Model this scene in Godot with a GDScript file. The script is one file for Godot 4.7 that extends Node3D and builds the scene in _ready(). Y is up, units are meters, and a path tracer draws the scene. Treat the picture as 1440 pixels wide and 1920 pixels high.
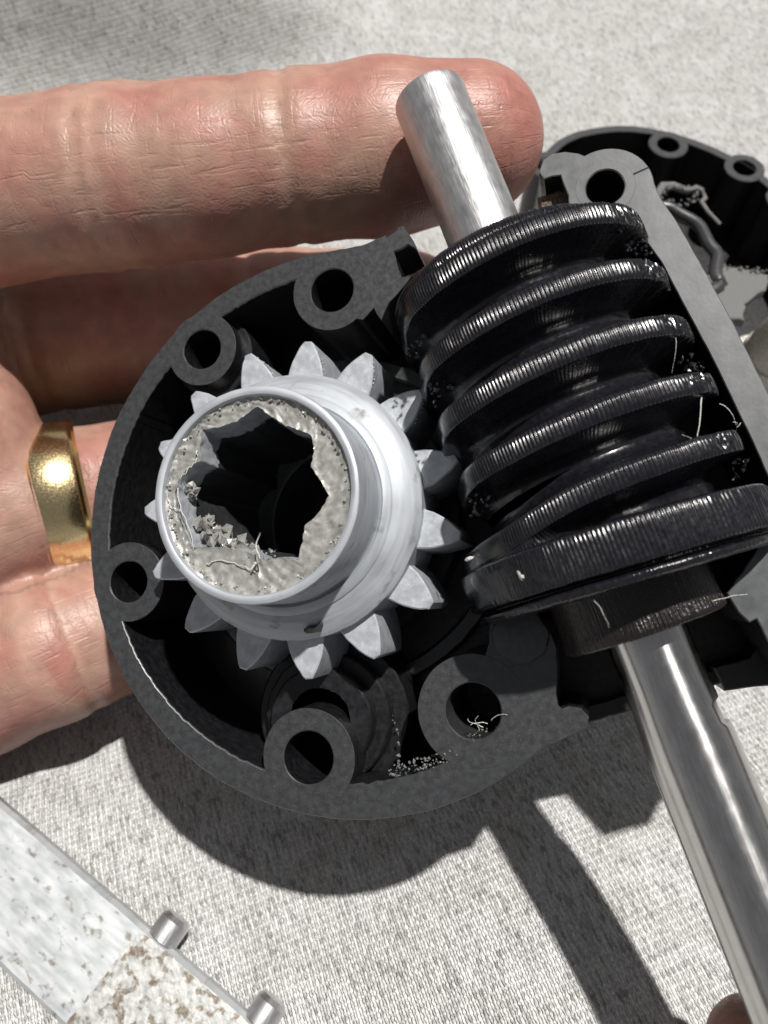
extends Node3D
# A worn worm gearbox half held in a hand over grey jersey trousers in the sun. Shapes are laid out in millimetres and stored in metres.

const MM := 0.001
var M := {}
var taken := {}


func _ready() -> void:
	# ---------- camera, sky, sun, exposure ----------
	var cam := Camera3D.new()
	cam.name = "camera"
	cam.keep_aspect = Camera3D.KEEP_HEIGHT
	cam.near = 0.005
	cam.far = 20.0
	var ph := CameraAttributesPhysical.new()
	ph.frustum_focal_length = 9.06
	ph.frustum_focus_distance = 0.076
	ph.exposure_aperture = 13.0
	ph.frustum_near = 0.005
	ph.frustum_far = 20.0
	cam.attributes = ph
	cam.fov = 67.02
	cam.transform = Transform3D(Basis(Vector3(1, 0, 0), Vector3(0, 0.454, -0.891), Vector3(0, 0.891, 0.454)).orthonormalized(), Vector3(0, 0.115, 0))
	add_child(cam)
	cam.current = true

	var env := Environment.new()
	env.background_mode = Environment.BG_SKY
	var sky := Sky.new()
	var sm := ProceduralSkyMaterial.new()
	sm.sky_top_color = Color(0.53, 0.535, 0.55)
	sm.sky_horizon_color = Color(0.81, 0.81, 0.81)
	sm.sky_curve = 0.18
	sm.ground_bottom_color = Color(0.22, 0.20, 0.17)
	sm.ground_horizon_color = Color(0.40, 0.38, 0.34)
	sm.sun_angle_max = 1.0
	sky.sky_material = sm
	env.sky = sky
	env.background_energy_multiplier = 0.58
	env.tonemap_mode = Environment.TONE_MAPPER_LINEAR
	env.tonemap_exposure = 1.07
	env.sdfgi_enabled = true
	env.ssao_enabled = true
	env.ssil_enabled = true
	var we := WorldEnvironment.new()
	we.name = "environment"
	we.environment = env
	add_child(we)

	var sun := DirectionalLight3D.new()
	sun.name = "sun"
	sun.light_energy = 1.6
	sun.light_color = Color(1.0, 0.985, 0.965)
	sun.light_angular_distance = 1.5
	sun.shadow_enabled = true
	add_child(sun)
	sun.look_at_from_position(Vector3(0.19, 0.959, -0.207), Vector3.ZERO, Vector3(0, 0, 1))

	materials()
	build_cloth()
	# the frame of the gearbox: x across the worm, y along its shaft, z out of the split face
	var gb := Transform3D(Basis(Vector3(0.912, 0.340, -0.229), Vector3(-0.324, 0.255, -0.911), Vector3(-0.252, 0.905, 0.343)).orthonormalized(), Vector3(-8.341, 42.294, -37.323) * MM)
	build_housing(gb)
	build_worm(gb)
	build_gear(gb)
	build_second_shell()
	build_hand()
	build_ring()
	build_bar()
	build_other_finger()


# ======================================================== scene helpers
func numbered(called: String) -> String:
	if not taken.has(called):
		taken[called] = 0
		return called
	taken[called] += 1
	return "%s_%03d" % [called, taken[called]]


func thing(called: String, label: String, category: String, at: Transform3D, group := "") -> Node3D:
	var o := Node3D.new()
	o.name = numbered(called)
	o.transform = at
	tag(o, label, category, group)
	add_child(o, true)
	return o


func tag(o: Node3D, label: String, category: String, group := "") -> void:
	o.set_meta("label", label)
	o.set_meta("category", category)
	if group != "":
		o.set_meta("group", group)


func part(called: String, mesh: Mesh, mat: Material, parent: Node3D, at := Transform3D()) -> MeshInstance3D:
	var o := MeshInstance3D.new()
	o.mesh = mesh
	o.material_override = mat
	o.transform = at
	var n := 0
	var nm := called
	while parent.has_node(NodePath(nm)):
		n += 1
		nm = "%s_%03d" % [called, n]
	o.name = nm
	o.cast_shadow = GeometryInstance3D.SHADOW_CASTING_SETTING_ON
	parent.add_child(o, true)
	return o


# a moulded black part whose open side has been cut and scuffed: the scuffed faces are a piece of their own
func scuffed(called: String, mb: MB, above: float, face: Material, parent: Node3D, at := Transform3D()) -> MeshInstance3D:
	var body := PackedInt32Array()
	var cut := PackedInt32Array()
	for i in range(0, mb.ix.size(), 3):
		var a := mb.ix[i]
		var b := mb.ix[i + 1]
		var c := mb.ix[i + 2]
		if mb.n[a].z + mb.n[b].z + mb.n[c].z > 1.6 and minf(mb.v[a].z, minf(mb.v[b].z, mb.v[c].z)) > above:
			cut.append_array(PackedInt32Array([a, b, c]))
		else:
			body.append_array(PackedInt32Array([a, b, c]))
	mb.ix = body
	var o := part(called, mb.mesh(), M.plastic if called == "scuffed_sunlit_boss" else M.black, parent, at)
	mb.ix = cut
	part("scuffed_face", mb.mesh(), face, o)
	return o


# a growing triangle mesh in millimetres; b, c follow a clockwise seen from outside
class MB:
	var v := PackedVector3Array()
	var n := PackedVector3Array()
	var uv := PackedVector2Array()
	var col := PackedColorArray()
	var ix := PackedInt32Array()

	func add(p: Vector3, nor: Vector3, t := Vector2.ZERO) -> int:
		v.append(p)
		n.append(nor)
		uv.append(t)
		return v.size() - 1

	# winds the triangle so that it faces the way its normals point
	func tri(a: int, b: int, c: int) -> void:
		var g := (v[c] - v[a]).cross(v[b] - v[a])
		if g.dot(n[a] + n[b] + n[c]) < 0.0:
			ix.append(a); ix.append(c); ix.append(b)
		else:
			ix.append(a); ix.append(b); ix.append(c)

	func quad(a: int, b: int, c: int, d: int) -> void:
		tri(a, b, c)
		tri(a, c, d)

	# normals from the faces; the winding is already right
	func smooth() -> void:
		for i in n.size():
			n[i] = Vector3.ZERO
		for i in range(0, ix.size(), 3):
			var a := ix[i]
			var b := ix[i + 1]
			var c := ix[i + 2]
			var g := (v[c] - v[a]).cross(v[b] - v[a])
			n[a] += g
			n[b] += g
			n[c] += g
		for i in n.size():
			n[i] = n[i].normalized()

	func mesh() -> ArrayMesh:
		var a := []
		a.resize(Mesh.ARRAY_MAX)
		var s := PackedVector3Array()
		s.resize(v.size())
		for i in v.size():
			s[i] = v[i] * 0.001
		a[Mesh.ARRAY_VERTEX] = s
		a[Mesh.ARRAY_NORMAL] = n
		a[Mesh.ARRAY_TEX_UV] = uv
		if col.size() == v.size():
			a[Mesh.ARRAY_COLOR] = col
		a[Mesh.ARRAY_INDEX] = ix
		var m := ArrayMesh.new()
		m.add_surface_from_arrays(Mesh.PRIMITIVE_TRIANGLES, a)
		return m


# a turned shape round z: profile of (radius, height) from the outside in, walked so that the outside lies on its left
func lathe(profile: PackedVector2Array, steps := 64, wob := 0.0, seed_ := 1, crease := 0.82) -> MB:
	var mb := MB.new()
	var nz := FastNoiseLite.new()
	nz.seed = seed_
	nz.frequency = 0.35
	var segn: Array[Vector2] = []
	for i in profile.size() - 1:
		var d := (profile[i + 1] - profile[i]).normalized()
		segn.append(Vector2(d.y, -d.x))
	for i in profile.size() - 1:
		var na := segn[i]
		var nb := segn[i]
		if i > 0 and segn[i - 1].dot(segn[i]) > crease:
			na = (segn[i - 1] + segn[i]).normalized()
		if i < segn.size() - 1 and segn[i + 1].dot(segn[i]) > crease:
			nb = (segn[i + 1] + segn[i]).normalized()
		var first := mb.v.size()
		for k in steps + 1:
			var t := TAU * k / steps
			var c := cos(t)
			var s := sin(t)
			for e in 2:
				var p := profile[i + e]
				var r := p.x
				var h := p.y
				if wob > 0.0:
					r += wob * nz.get_noise_3d(c * p.x * 2.0, s * p.x * 2.0, p.y)
					h += wob * 0.6 * nz.get_noise_3d(c * p.x * 2.0 + 40.0, s * p.x * 2.0, p.y)
				var m := na if e == 0 else nb
				mb.add(Vector3(c * r, s * r, h), Vector3(c * m.x, s * m.x, m.y), Vector2(t * 8.0, h))
		for k in steps:
			mb.quad(first + k * 2, first + k * 2 + 2, first + k * 2 + 3, first + k * 2 + 1)
	return mb


# an extruded outline with bevelled rims; outline in mm, either way round
func extrude(poly: PackedVector2Array, top: float, bottom: float, bevel := 0.12, rough := 0.0, seed_ := 1, close_bottom := true) -> MB:
	var mb := MB.new()
	var p := poly.duplicate()
	if Geometry2D.is_polygon_clockwise(p):
		p.reverse()
	if rough > 0.0:
		p = rougher(p, rough, seed_)
	var c := p.size()
	var ins := PackedVector2Array()
	for i in c:
		var d0 := (p[i] - p[(i + c - 1) % c]).normalized()
		var d1 := (p[(i + 1) % c] - p[i]).normalized()
		var m := (Vector2(-d0.y, d0.x) + Vector2(-d1.y, d1.x))
		m = m.normalized() if m.length() > 0.01 else Vector2(-d0.y, d0.x)
		var k := clampf(m.dot(Vector2(-d0.y, d0.x)), 0.45, 1.0)
		ins.append(p[i] + m * bevel / k)
	var tri := Geometry2D.triangulate_polygon(ins)
	if tri.is_empty():
		tri = Geometry2D.triangulate_polygon(p)
	for side in ([0, 1] if close_bottom else [0]):
		var f := mb.v.size()
		for i in c:
			mb.add(Vector3(ins[i].x, ins[i].y, top if side == 0 else bottom), Vector3(0, 0, 1 if side == 0 else -1), ins[i])
		for i in range(0, tri.size(), 3):
			mb.tri(f + tri[i], f + tri[i + 1], f + tri[i + 2])
	for i in c:
		var j := (i + 1) % c
		var e := (p[j] - p[i]).normalized()
		var nn := Vector2(e.y, -e.x)
		var ep := (p[i] - p[(i + c - 1) % c]).normalized()
		var en := (p[(j + 1) % c] - p[j]).normalized()
		var na := nn
		var nb := nn
		if ep.dot(e) > 0.8:
			na = (nn + Vector2(ep.y, -ep.x)).normalized()
		if en.dot(e) > 0.8:
			nb = (nn + Vector2(en.y, -en.x)).normalized()
		var a3 := Vector3(na.x, na.y, 0)
		var b3 := Vector3(nb.x, nb.y, 0)
		var up := Vector3(0, 0, 1)
		var q := [Vector3(ins[i].x, ins[i].y, top), Vector3(ins[j].x, ins[j].y, top), Vector3(p[i].x, p[i].y, top - bevel), Vector3(p[j].x, p[j].y, top - bevel), Vector3(p[i].x, p[i].y, bottom + bevel), Vector3(p[j].x, p[j].y, bottom + bevel), Vector3(ins[i].x, ins[i].y, bottom), Vector3(ins[j].x, ins[j].y, bottom)]
		for band in (3 if close_bottom else 2):
			var f := mb.v.size()
			var bend := Vector3.ZERO
			if band == 0:
				bend = up
			elif band == 2:
				bend = -up
			mb.add(q[band * 2], (a3 + bend).normalized(), p[i])
			mb.add(q[band * 2 + 1], (b3 + bend).normalized(), p[j])
			mb.add(q[band * 2 + 3], (b3 + bend).normalized(), p[j])
			mb.add(q[band * 2 + 2], (a3 + bend).normalized(), p[i])
			mb.quad(f, f + 1, f + 2, f + 3)
	return mb


func rougher(p: PackedVector2Array, amount: float, seed_: int) -> PackedVector2Array:
	var rng := RandomNumberGenerator.new()
	rng.seed = seed_
	var out := PackedVector2Array()
	for i in p.size():
		var a := p[i]
		var b := p[(i + 1) % p.size()]
		out.append(a)
		var parts := int(a.distance_to(b) / 0.8)
		for k in range(1, parts):
			var t := (k + rng.randf_range(-0.3, 0.3)) / parts
			var nn := (b - a).normalized().orthogonal()
			out.append(a.lerp(b, t) + nn * rng.randf_range(-amount, amount))
	return out


func tube(pts: PackedVector3Array, r0: float, r1: float, sides := 6) -> MB:
	var mb := MB.new()
	for i in pts.size():
		var d := (pts[mini(i + 1, pts.size() - 1)] - pts[maxi(i - 1, 0)]).normalized()
		var a := d.cross(Vector3(0.31, 0.87, 0.39)).normalized()
		var b := d.cross(a)
		var r := lerpf(r0, r1, float(i) / (pts.size() - 1))
		for k in sides:
			var t := TAU * k / sides
			var o := a * cos(t) + b * sin(t)
			mb.add(pts[i] + o * r, o)
	for i in pts.size() - 1:
		for k in sides:
			var k2 := (k + 1) % sides
			mb.quad(i * sides + k, i * sides + k2, (i + 1) * sides + k2, (i + 1) * sides + k)
	return mb


func chip(size: Vector3, seed_: int) -> MB:
	# a torn crumb: a ball of 24 faces pushed about
	var rng := RandomNumberGenerator.new()
	rng.seed = seed_
	var mb := MB.new()
	for i in 5:
		for k in 6:
			var a := PI * i / 4.0
			var t := TAU * k / 6.0
			var w := rng.randf_range(0.65, 1.2) if i > 0 and i < 4 else 1.0
			var d := Vector3(sin(a) * cos(t), sin(a) * sin(t), cos(a))
			mb.add(d * size * w, d)
	for i in 4:
		for k in 6:
			mb.quad(i * 6 + k, i * 6 + (k + 1) % 6, (i + 1) * 6 + (k + 1) % 6, (i + 1) * 6 + k)
	return mb


# ======================================================== materials
func noise_tex(seed_: int, freq: float, lo: Color, hi: Color, oct := 4, size := 512, type := FastNoiseLite.TYPE_SIMPLEX_SMOOTH, mid := -1.0) -> NoiseTexture2D:
	var n := FastNoiseLite.new()
	n.seed = seed_
	n.noise_type = type
	n.frequency = freq
	n.fractal_octaves = oct
	var t := NoiseTexture2D.new()
	t.width = size
	t.height = size
	t.seamless = true
	t.noise = n
	var g := Gradient.new()
	if mid > 0.0:
		g.offsets = PackedFloat32Array([0.0, mid - 0.1, mid + 0.1, 1.0])
		g.colors = PackedColorArray([lo, lo, hi, hi])
	else:
		g.offsets = PackedFloat32Array([0.15, 0.85])
		g.colors = PackedColorArray([lo, hi])
	t.color_ramp = g
	return t


func grey(x: float) -> Color:
	return Color(x, x, x)


func surface(lo: Color, hi: Color, tile: float, rough: Vector2, metal := 0.0, bump := 0.0, freq := 0.02, seed_ := 1, bump_freq := 0.05) -> StandardMaterial3D:
	# lo and hi are linear base colours; tile is the size of the pattern in mm
	var m := StandardMaterial3D.new()
	m.albedo_texture = noise_tex(seed_, freq, lo.linear_to_srgb(), hi.linear_to_srgb(), 5)
	m.uv1_triplanar = true
	m.uv1_scale = Vector3.ONE * (1000.0 / tile)
	m.uv1_triplanar_sharpness = 4.0
	m.roughness = 1.0
	m.roughness_texture = noise_tex(seed_ + 7, freq * 1.7, grey(rough.x), grey(rough.y), 4)
	m.metallic = metal
	if bump > 0.0:
		m.heightmap_enabled = true
		m.heightmap_texture = noise_tex(seed_ + 3, bump_freq, Color.BLACK, Color.WHITE, 4)
		m.heightmap_scale = bump * 0.1
	return m


func materials() -> void:
	# black moulded plastic, scuffed grey on its cut faces
	M.plastic = surface(Color(0.024, 0.025, 0.027), Color(0.040, 0.042, 0.045), 12.0, Vector2(0.32, 0.46), 0.0, 0.003, 0.020, 11, 0.06)
	M.plastic.metallic_specular = 0.62
	M.plastic.detail_enabled = true
	M.plastic.detail_blend_mode = BaseMaterial3D.BLEND_MODE_MIX
	M.plastic.detail_albedo = noise_tex(12, 0.05, grey(0.30), grey(0.46), 3)
	M.plastic.detail_mask = noise_tex(13, 0.05, Color.BLACK, Color(0.5, 0.5, 0.5), 6, 1024, FastNoiseLite.TYPE_SIMPLEX_SMOOTH, 0.79)
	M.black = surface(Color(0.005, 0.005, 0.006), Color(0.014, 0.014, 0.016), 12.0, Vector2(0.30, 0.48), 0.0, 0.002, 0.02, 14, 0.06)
	M.plastic_painted_sheen = surface(Color(0.050, 0.054, 0.058), Color(0.088, 0.093, 0.098), 18.0, Vector2(0.38, 0.48), 0.0, 0.002, 0.012, 16, 0.06)  # scuffed plastic made paler still: sun sheen painted into the base colour
	M.plastic_painted_sheen.metallic_specular = 0.65
	M.rust = surface(Color(0.018, 0.010, 0.006), Color(0.16, 0.10, 0.06), 6.0, Vector2(0.4, 0.7), 0.0, 0.02, 0.03, 18)
	M.worm = surface(Color(0.005, 0.005, 0.007), Color(0.013, 0.013, 0.017), 9.0, Vector2(0.16, 0.30), 0.0, 0.0015, 0.02, 21, 0.04)
	M.reddish = surface(Color(0.008, 0.006, 0.006), Color(0.017, 0.011, 0.011), 9.0, Vector2(0.24, 0.42), 0.0, 0.02, 0.02, 22)
	M.zinc = surface(Color(0.41, 0.435, 0.465), Color(0.54, 0.57, 0.605), 9.0, Vector2(0.30, 0.54), 0.35, 0.003, 0.012, 31, 0.06)
	M.zinc.detail_enabled = true
	M.zinc.detail_blend_mode = BaseMaterial3D.BLEND_MODE_MIX
	M.zinc.detail_albedo = noise_tex(34, 0.05, Color(0.30, 0.28, 0.25), Color(0.48, 0.46, 0.43), 3)
	M.zinc.detail_mask = noise_tex(35, 0.03, Color.BLACK, Color(0.75, 0.75, 0.75), 6, 1024, FastNoiseLite.TYPE_SIMPLEX_SMOOTH, 0.83)
	M.turned = streaked(32, Color(0.30, 0.32, 0.35), Color(0.50, 0.53, 0.565), 0.42, 0.66, 0.004, 1.2, 0.32)
	M.turned.metallic = 0.35
	M.turned.detail_enabled = true
	M.turned.detail_blend_mode = BaseMaterial3D.BLEND_MODE_MIX
	M.turned.detail_albedo = noise_tex(36, 0.05, Color(0.26, 0.24, 0.21), Color(0.48, 0.46, 0.42), 3)
	M.turned.detail_mask = noise_tex(37, 0.016, Color.BLACK, Color(0.7, 0.7, 0.7), 6, 1024, FastNoiseLite.TYPE_SIMPLEX_SMOOTH, 0.82)
	M.crust = surface(Color(0.25, 0.245, 0.23), Color(0.42, 0.415, 0.395), 8.0, Vector2(0.28, 0.6), 0.3, 0.012, 0.012, 41, 0.03)
	M.debris = surface(Color(0.55, 0.54, 0.50), Color(0.75, 0.74, 0.70), 3.0, Vector2(0.4, 0.7), 0.2, 0.05, 0.03, 51)
	M.fuzz = surface(Color(0.12, 0.12, 0.12), Color(0.30, 0.30, 0.29), 2.0, Vector2(0.3, 0.6), 0.0, 0.05, 0.03, 52)
	M.clear = surface(Color(0.30, 0.29, 0.25), Color(0.48, 0.46, 0.40), 8.0, Vector2(0.2, 0.4), 0.0, 0.03, 0.02, 61)
	M.gold = surface(Color(0.80, 0.60, 0.30), Color(0.92, 0.76, 0.46), 6.0, Vector2(0.14, 0.30), 1.0, 0.005, 0.02, 71, 0.02)
	M.gold_edge = surface(Color(0.90, 0.62, 0.26), Color(0.95, 0.70, 0.34), 6.0, Vector2(0.12, 0.2), 1.0, 0.0, 0.02, 72)
	M.steel = streaked(81, Color(0.50, 0.49, 0.48), Color(0.64, 0.63, 0.62), 0.20, 0.29, 0.0)
	M.steel.anisotropy_enabled = true
	M.steel.anisotropy = -0.8
	M.brushed = streaked(91, Color(0.55, 0.55, 0.55), Color(0.74, 0.74, 0.74), 0.36, 0.5, 0.012)
	# galvanised bracket: pale zinc with rubbed brown patches
	M.bracket = streaked(101, Color(0.40, 0.425, 0.435), Color(0.60, 0.62, 0.625), 0.34, 0.55, 0.008, 2.5, 0.16)
	M.bracket.metallic = 0.4
	M.bracket.uv1_scale = Vector3(1.0 / 60.0, 1.0 / 40.0, 1)
	M.bracket.detail_enabled = true
	M.bracket.detail_blend_mode = BaseMaterial3D.BLEND_MODE_MIX
	M.bracket.detail_albedo = noise_tex(104, 0.05, Color(0.36, 0.32, 0.27), Color(0.50, 0.45, 0.38), 4)
	M.bracket.detail_mask = noise_tex(105, 0.022, Color.BLACK, Color(0.75, 0.75, 0.75), 7, 1024, FastNoiseLite.TYPE_SIMPLEX_SMOOTH, 0.78)
	M.bracket_worn = surface(Color(0.40, 0.41, 0.40), Color(0.58, 0.58, 0.56), 14.0, Vector2(0.28, 0.55), 0.4, 0.010, 0.016, 111, 0.04)
	M.bracket_worn.detail_enabled = true
	M.bracket_worn.detail_blend_mode = BaseMaterial3D.BLEND_MODE_MIX
	M.bracket_worn.detail_albedo = noise_tex(114, 0.04, Color(0.34, 0.30, 0.25), Color(0.56, 0.51, 0.44), 4)
	M.bracket_worn.detail_mask = noise_tex(115, 0.007, Color.BLACK, Color(0.85, 0.85, 0.85), 7, 1024, FastNoiseLite.TYPE_SIMPLEX_SMOOTH, 0.60)
	skin_material()
	cloth_material()


# drawn or turned metal: u runs round, v along (mm)
func streaked(seed_: int, lo: Color, hi: Color, r0: float, r1: float, bump: float, around := 14.0, fine := 0.035) -> StandardMaterial3D:
	var w := 512
	var h := 256
	var a := PackedByteArray()
	a.resize(w * h * 3)
	var b := PackedByteArray()
	b.resize(w * h * 3)
	var n := FastNoiseLite.new()
	n.seed = seed_
	n.frequency = 1.0
	n.fractal_octaves = 3
	var i := 0
	for y in h:
		for x in w:
			var t := TAU * x / w
			var k := clampf(0.5 + 0.9 * n.get_noise_3d(cos(t) * around, sin(t) * around, y * fine), 0.0, 1.0)
			var k2 := clampf(0.5 + 0.8 * n.get_noise_3d(cos(t) * 2.0 + 30.0, sin(t) * 2.0, y * 0.05), 0.0, 1.0)
			var c := lo.lerp(hi, k * 0.6 + k2 * 0.4).linear_to_srgb()
			a[i] = int(c.r * 255)
			a[i + 1] = int(c.g * 255)
			a[i + 2] = int(c.b * 255)
			b[i] = int(k * 255)
			b[i + 1] = int(lerpf(r0, r1, k2 * 0.6 + k * 0.4) * 255)
			b[i + 2] = 0
			i += 3
	var m := StandardMaterial3D.new()
	m.albedo_texture = ImageTexture.create_from_image(Image.create_from_data(w, h, false, Image.FORMAT_RGB8, a))
	var t2 := ImageTexture.create_from_image(Image.create_from_data(w, h, false, Image.FORMAT_RGB8, b))
	m.metallic = 1.0
	m.roughness = 1.0
	m.roughness_texture = t2
	m.roughness_texture_channel = BaseMaterial3D.TEXTURE_CHANNEL_GREEN
	if bump > 0.0:
		m.heightmap_enabled = true
		m.heightmap_texture = t2
		m.heightmap_scale = bump * 0.1
	m.uv1_scale = Vector3(1.0 / (TAU * 8.0), 1.0 / 26.0, 1)
	return m


func skin_material() -> void:
	# u: mm along a finger (tile 128), v: mm round it (tile 64)
	var w := 1280
	var h := 640
	var a := PackedByteArray()
	a.resize(w * h)
	var n := FastNoiseLite.new()
	n.seed = 5
	n.frequency = 1.0
	n.fractal_octaves = 3
	var n2 := FastNoiseLite.new()
	n2.seed = 9
	n2.noise_type = FastNoiseLite.TYPE_CELLULAR
	n2.cellular_return_type = FastNoiseLite.RETURN_DISTANCE2_SUB
	n2.frequency = 1.0
	var i := 0
	for y in h:
		var v := 64.0 * y / h - 32.0
		for x in w:
			var u := 128.0 * x / w
			var wob := n.get_noise_2d(u * 0.25, v * 0.25)
			var k := 0.62 + 0.10 * n.get_noise_2d(u * 1.8, v * 3.6) + 0.10 * wob
			# small plates of skin between fine lines
			pass
			var cell := n2.get_noise_2d(u * 1.5 + wob, v * 1.9)
			k += 0.10 * clampf(cell + 1.0, 0.0, 0.5)
			# friction ridges, curved, strongest on the pads
			k += 0.07 * sin(TAU * (v * 0.9 + 0.35 * u + 0.012 * (u - 96.0) * (u - 96.0) + 2.2 * wob) / 0.52)
			# long wrinkles along the side of the finger
			var lw := n.get_noise_2d(u * 0.07 + 20.0, v * 1.15)
			k -= 0.30 * smoothstep(0.30, 0.40, lw) * smoothstep(0.62, 0.46, lw) * clampf(0.7 + n.get_noise_2d(u * 0.2, v * 0.4 + 9.0) * 1.6, 0.0, 1.0)
			# lines across
			var cw := n.get_noise_2d(u * 0.75 + 60.0, v * 0.08)
			k -= 0.22 * smoothstep(0.34, 0.42, cw) * smoothstep(0.56, 0.46, cw)
			a[i] = clampi(int(k * 255), 0, 255)
			i += 1
	var im := Image.create_from_data(w, h, false, Image.FORMAT_L8, a)
	var m := StandardMaterial3D.new()
	m.vertex_color_use_as_albedo = true
	m.albedo_color = Color.WHITE
	m.roughness = 0.44
	m.metallic_specular = 0.5
	m.heightmap_enabled = true
	m.heightmap_texture = ImageTexture.create_from_image(im)
	m.heightmap_scale = 0.013
	m.uv1_scale = Vector3(1.0 / 128.0, 1.0 / 64.0, 1)
	m.uv1_offset = Vector3(0, 0.5, 0)
	m.subsurf_scatter_enabled = true
	m.subsurf_scatter_strength = 0.06
	M.skin = m


func cloth_material() -> void:
	# plain knit of a mixed grey yarn: 64 wales by 48 courses on one tile of 47 mm
	var size := 1024
	var wales := 64
	var courses := 48
	var al := PackedByteArray()
	al.resize(size * size * 3)
	var he := PackedByteArray()
	he.resize(size * size)
	var rng := RandomNumberGenerator.new()
	rng.seed = 77
	var tone := PackedFloat32Array()
	tone.resize(wales * courses * 2)
	var lift := PackedFloat32Array()
	lift.resize(wales * courses * 2)
	for k in tone.size():
		var r := rng.randf()
		tone[k] = 0.60 + 0.27 * r if r > 0.2 else 0.42 + r
		lift[k] = rng.randf_range(0.7, 1.0)
	var n := FastNoiseLite.new()
	n.seed = 3
	n.frequency = 0.09
	n.fractal_octaves = 3
	var nl := FastNoiseLite.new()
	nl.seed = 4
	nl.frequency = 0.012
	var i := 0
	var pw := float(size) / wales
	var pc := float(size) / courses
	for y in size:
		for x in size:
			var jit := n.get_noise_2d(x, y)
			var u := (x + 2.6 * jit) / pw
			var wi := int(floorf(u))
			var s := u - wi - 0.5
			var side := 0 if s < 0.0 else 1
			var a := absf(s)
			var t := (y + 2.0 * jit) / pc + a * 1.35
			var ci := int(floorf(t))
			var f := t - ci
			var across := (a - 0.225) / 0.15
			var leg := maxf(0.0, 1.0 - across * across)
			var hgt := sqrt(leg) * (0.35 + 0.65 * sin(PI * f)) * 1.0
			var id := (posmod(wi, wales) * courses + posmod(ci, courses)) * 2 + side
			hgt *= lift[id]
			var c := tone[id] * (1.0 + 0.34 * jit + 0.10 * nl.get_noise_2d(x, y))
			c = clampf(c, 0.08, 0.9)
			var g := Color(c, c, c * 0.992).linear_to_srgb()
			al[i * 3] = int(g.r * 255)
			al[i * 3 + 1] = int(g.g * 255)
			al[i * 3 + 2] = int(g.b * 255)
			he[i] = clampi(int(hgt * 255), 0, 255)
			i += 1
	var m := StandardMaterial3D.new()
	m.albedo_texture = ImageTexture.create_from_image(Image.create_from_data(size, size, false, Image.FORMAT_RGB8, al))
	m.heightmap_enabled = true
	m.heightmap_texture = ImageTexture.create_from_image(Image.create_from_data(size, size, false, Image.FORMAT_L8, he))
	m.heightmap_scale = 0.055
	m.roughness = 0.95
	m.metallic_specular = 0.25
	m.rim_enabled = true
	m.rim = 0.2
	m.uv1_scale = Vector3(1.0 / 47.0, 1.0 / 47.0, 1)
	m.detail_enabled = true
	m.detail_blend_mode = BaseMaterial3D.BLEND_MODE_MUL
	m.detail_uv_layer = BaseMaterial3D.DETAIL_UV_1
	m.detail_albedo = noise_tex(15, 0.008, Color(0.955, 0.95, 0.94), Color.WHITE, 5)
	M.cloth = m


# ======================================================== the cloth
func cloth_height(x: float, z: float) -> float:
	# mm; the lap is nearly level, swells near the knee on the right and falls away to the left
	var h := 3.0 * smoothstep(-60.0, 10.0, z) + 2.5 * smoothstep(-140.0, -210.0, z) - 4.5
	h += 6.0 * smoothstep(-30.0, 15.0, z)
	h += 6.0 * smoothstep(-12.0, 30.0, x) * smoothstep(-45.0, 5.0, z)
	h -= 5.5 * exp(-((x + 58.0) * (x + 58.0)) / 900.0 - ((z + 34.0) * (z + 34.0)) / 500.0)
	# far left: the next fold rises and turns its face from the sun
	var d := (x + 82.0) * -0.246 + (z + 165.0) * -0.97 + 2.5 * sin(x * 0.09)
	var share := smoothstep(4.0, -34.0, x + 0.15 * d)
	h += share * (80.0 * smoothstep(-6.0, 52.0, d) - 3.0 * exp(-d * d / 40.0) + 2.2 * sin(d * 0.42 + x * 0.05) * smoothstep(0.0, 12.0, d))
	h += 4.0 * exp(-pow((d - 62.0) / 14.0, 2.0)) * smoothstep(40.0, -60.0, x)
	h += 0.5 * sin(x * 0.11 + z * 0.05) + 0.4 * sin(z * 0.13 - x * 0.04)
	return h


func build_cloth() -> void:
	var mb := MB.new()
	var nx := 200
	var nz := 200
	var ang := deg_to_rad(-21.0)
	var run := PackedFloat32Array()
	run.resize(nx + 1)
	for j in nz + 1:
		for i in nx + 1:
			var x := -330.0 + 660.0 * i / nx
			var z := 140.0 - 620.0 * j / nz
			var p := Vector3(x, cloth_height(x, z), z)
			if j > 0:
				run[i] -= p.distance_to(mb.v[(j - 1) * (nx + 1) + i])
			mb.add(p, Vector3.UP, Vector2(x * cos(ang) + run[i] * sin(ang), -x * sin(ang) + run[i] * cos(ang)))
	for j in nz:
		for i in nx:
			var a := j * (nx + 1) + i
			mb.quad(a, a + 1, a + nx + 2, a + nx + 1)
	mb.smooth()
	var o := MeshInstance3D.new()
	o.name = "cloth_ground"
	o.mesh = mb.mesh()
	o.material_override = M.cloth
	o.set_meta("kind", "structure")
	o.set_meta("label", "pale grey mixed yarn jersey cloth spread under everything")
	add_child(o, true)


# ======================================================== the housing
const DEEP := -15.0
const SCREWS: Array[Vector3] = [Vector3(10.6, 21.5, 2.4), Vector3(-5.6, 21.6, 2.25), Vector3(-22.1, -0.1, 2.3), Vector3(-7.9, -24.2, 2.65), Vector3(9.8, -24.9, 2.7)]


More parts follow.
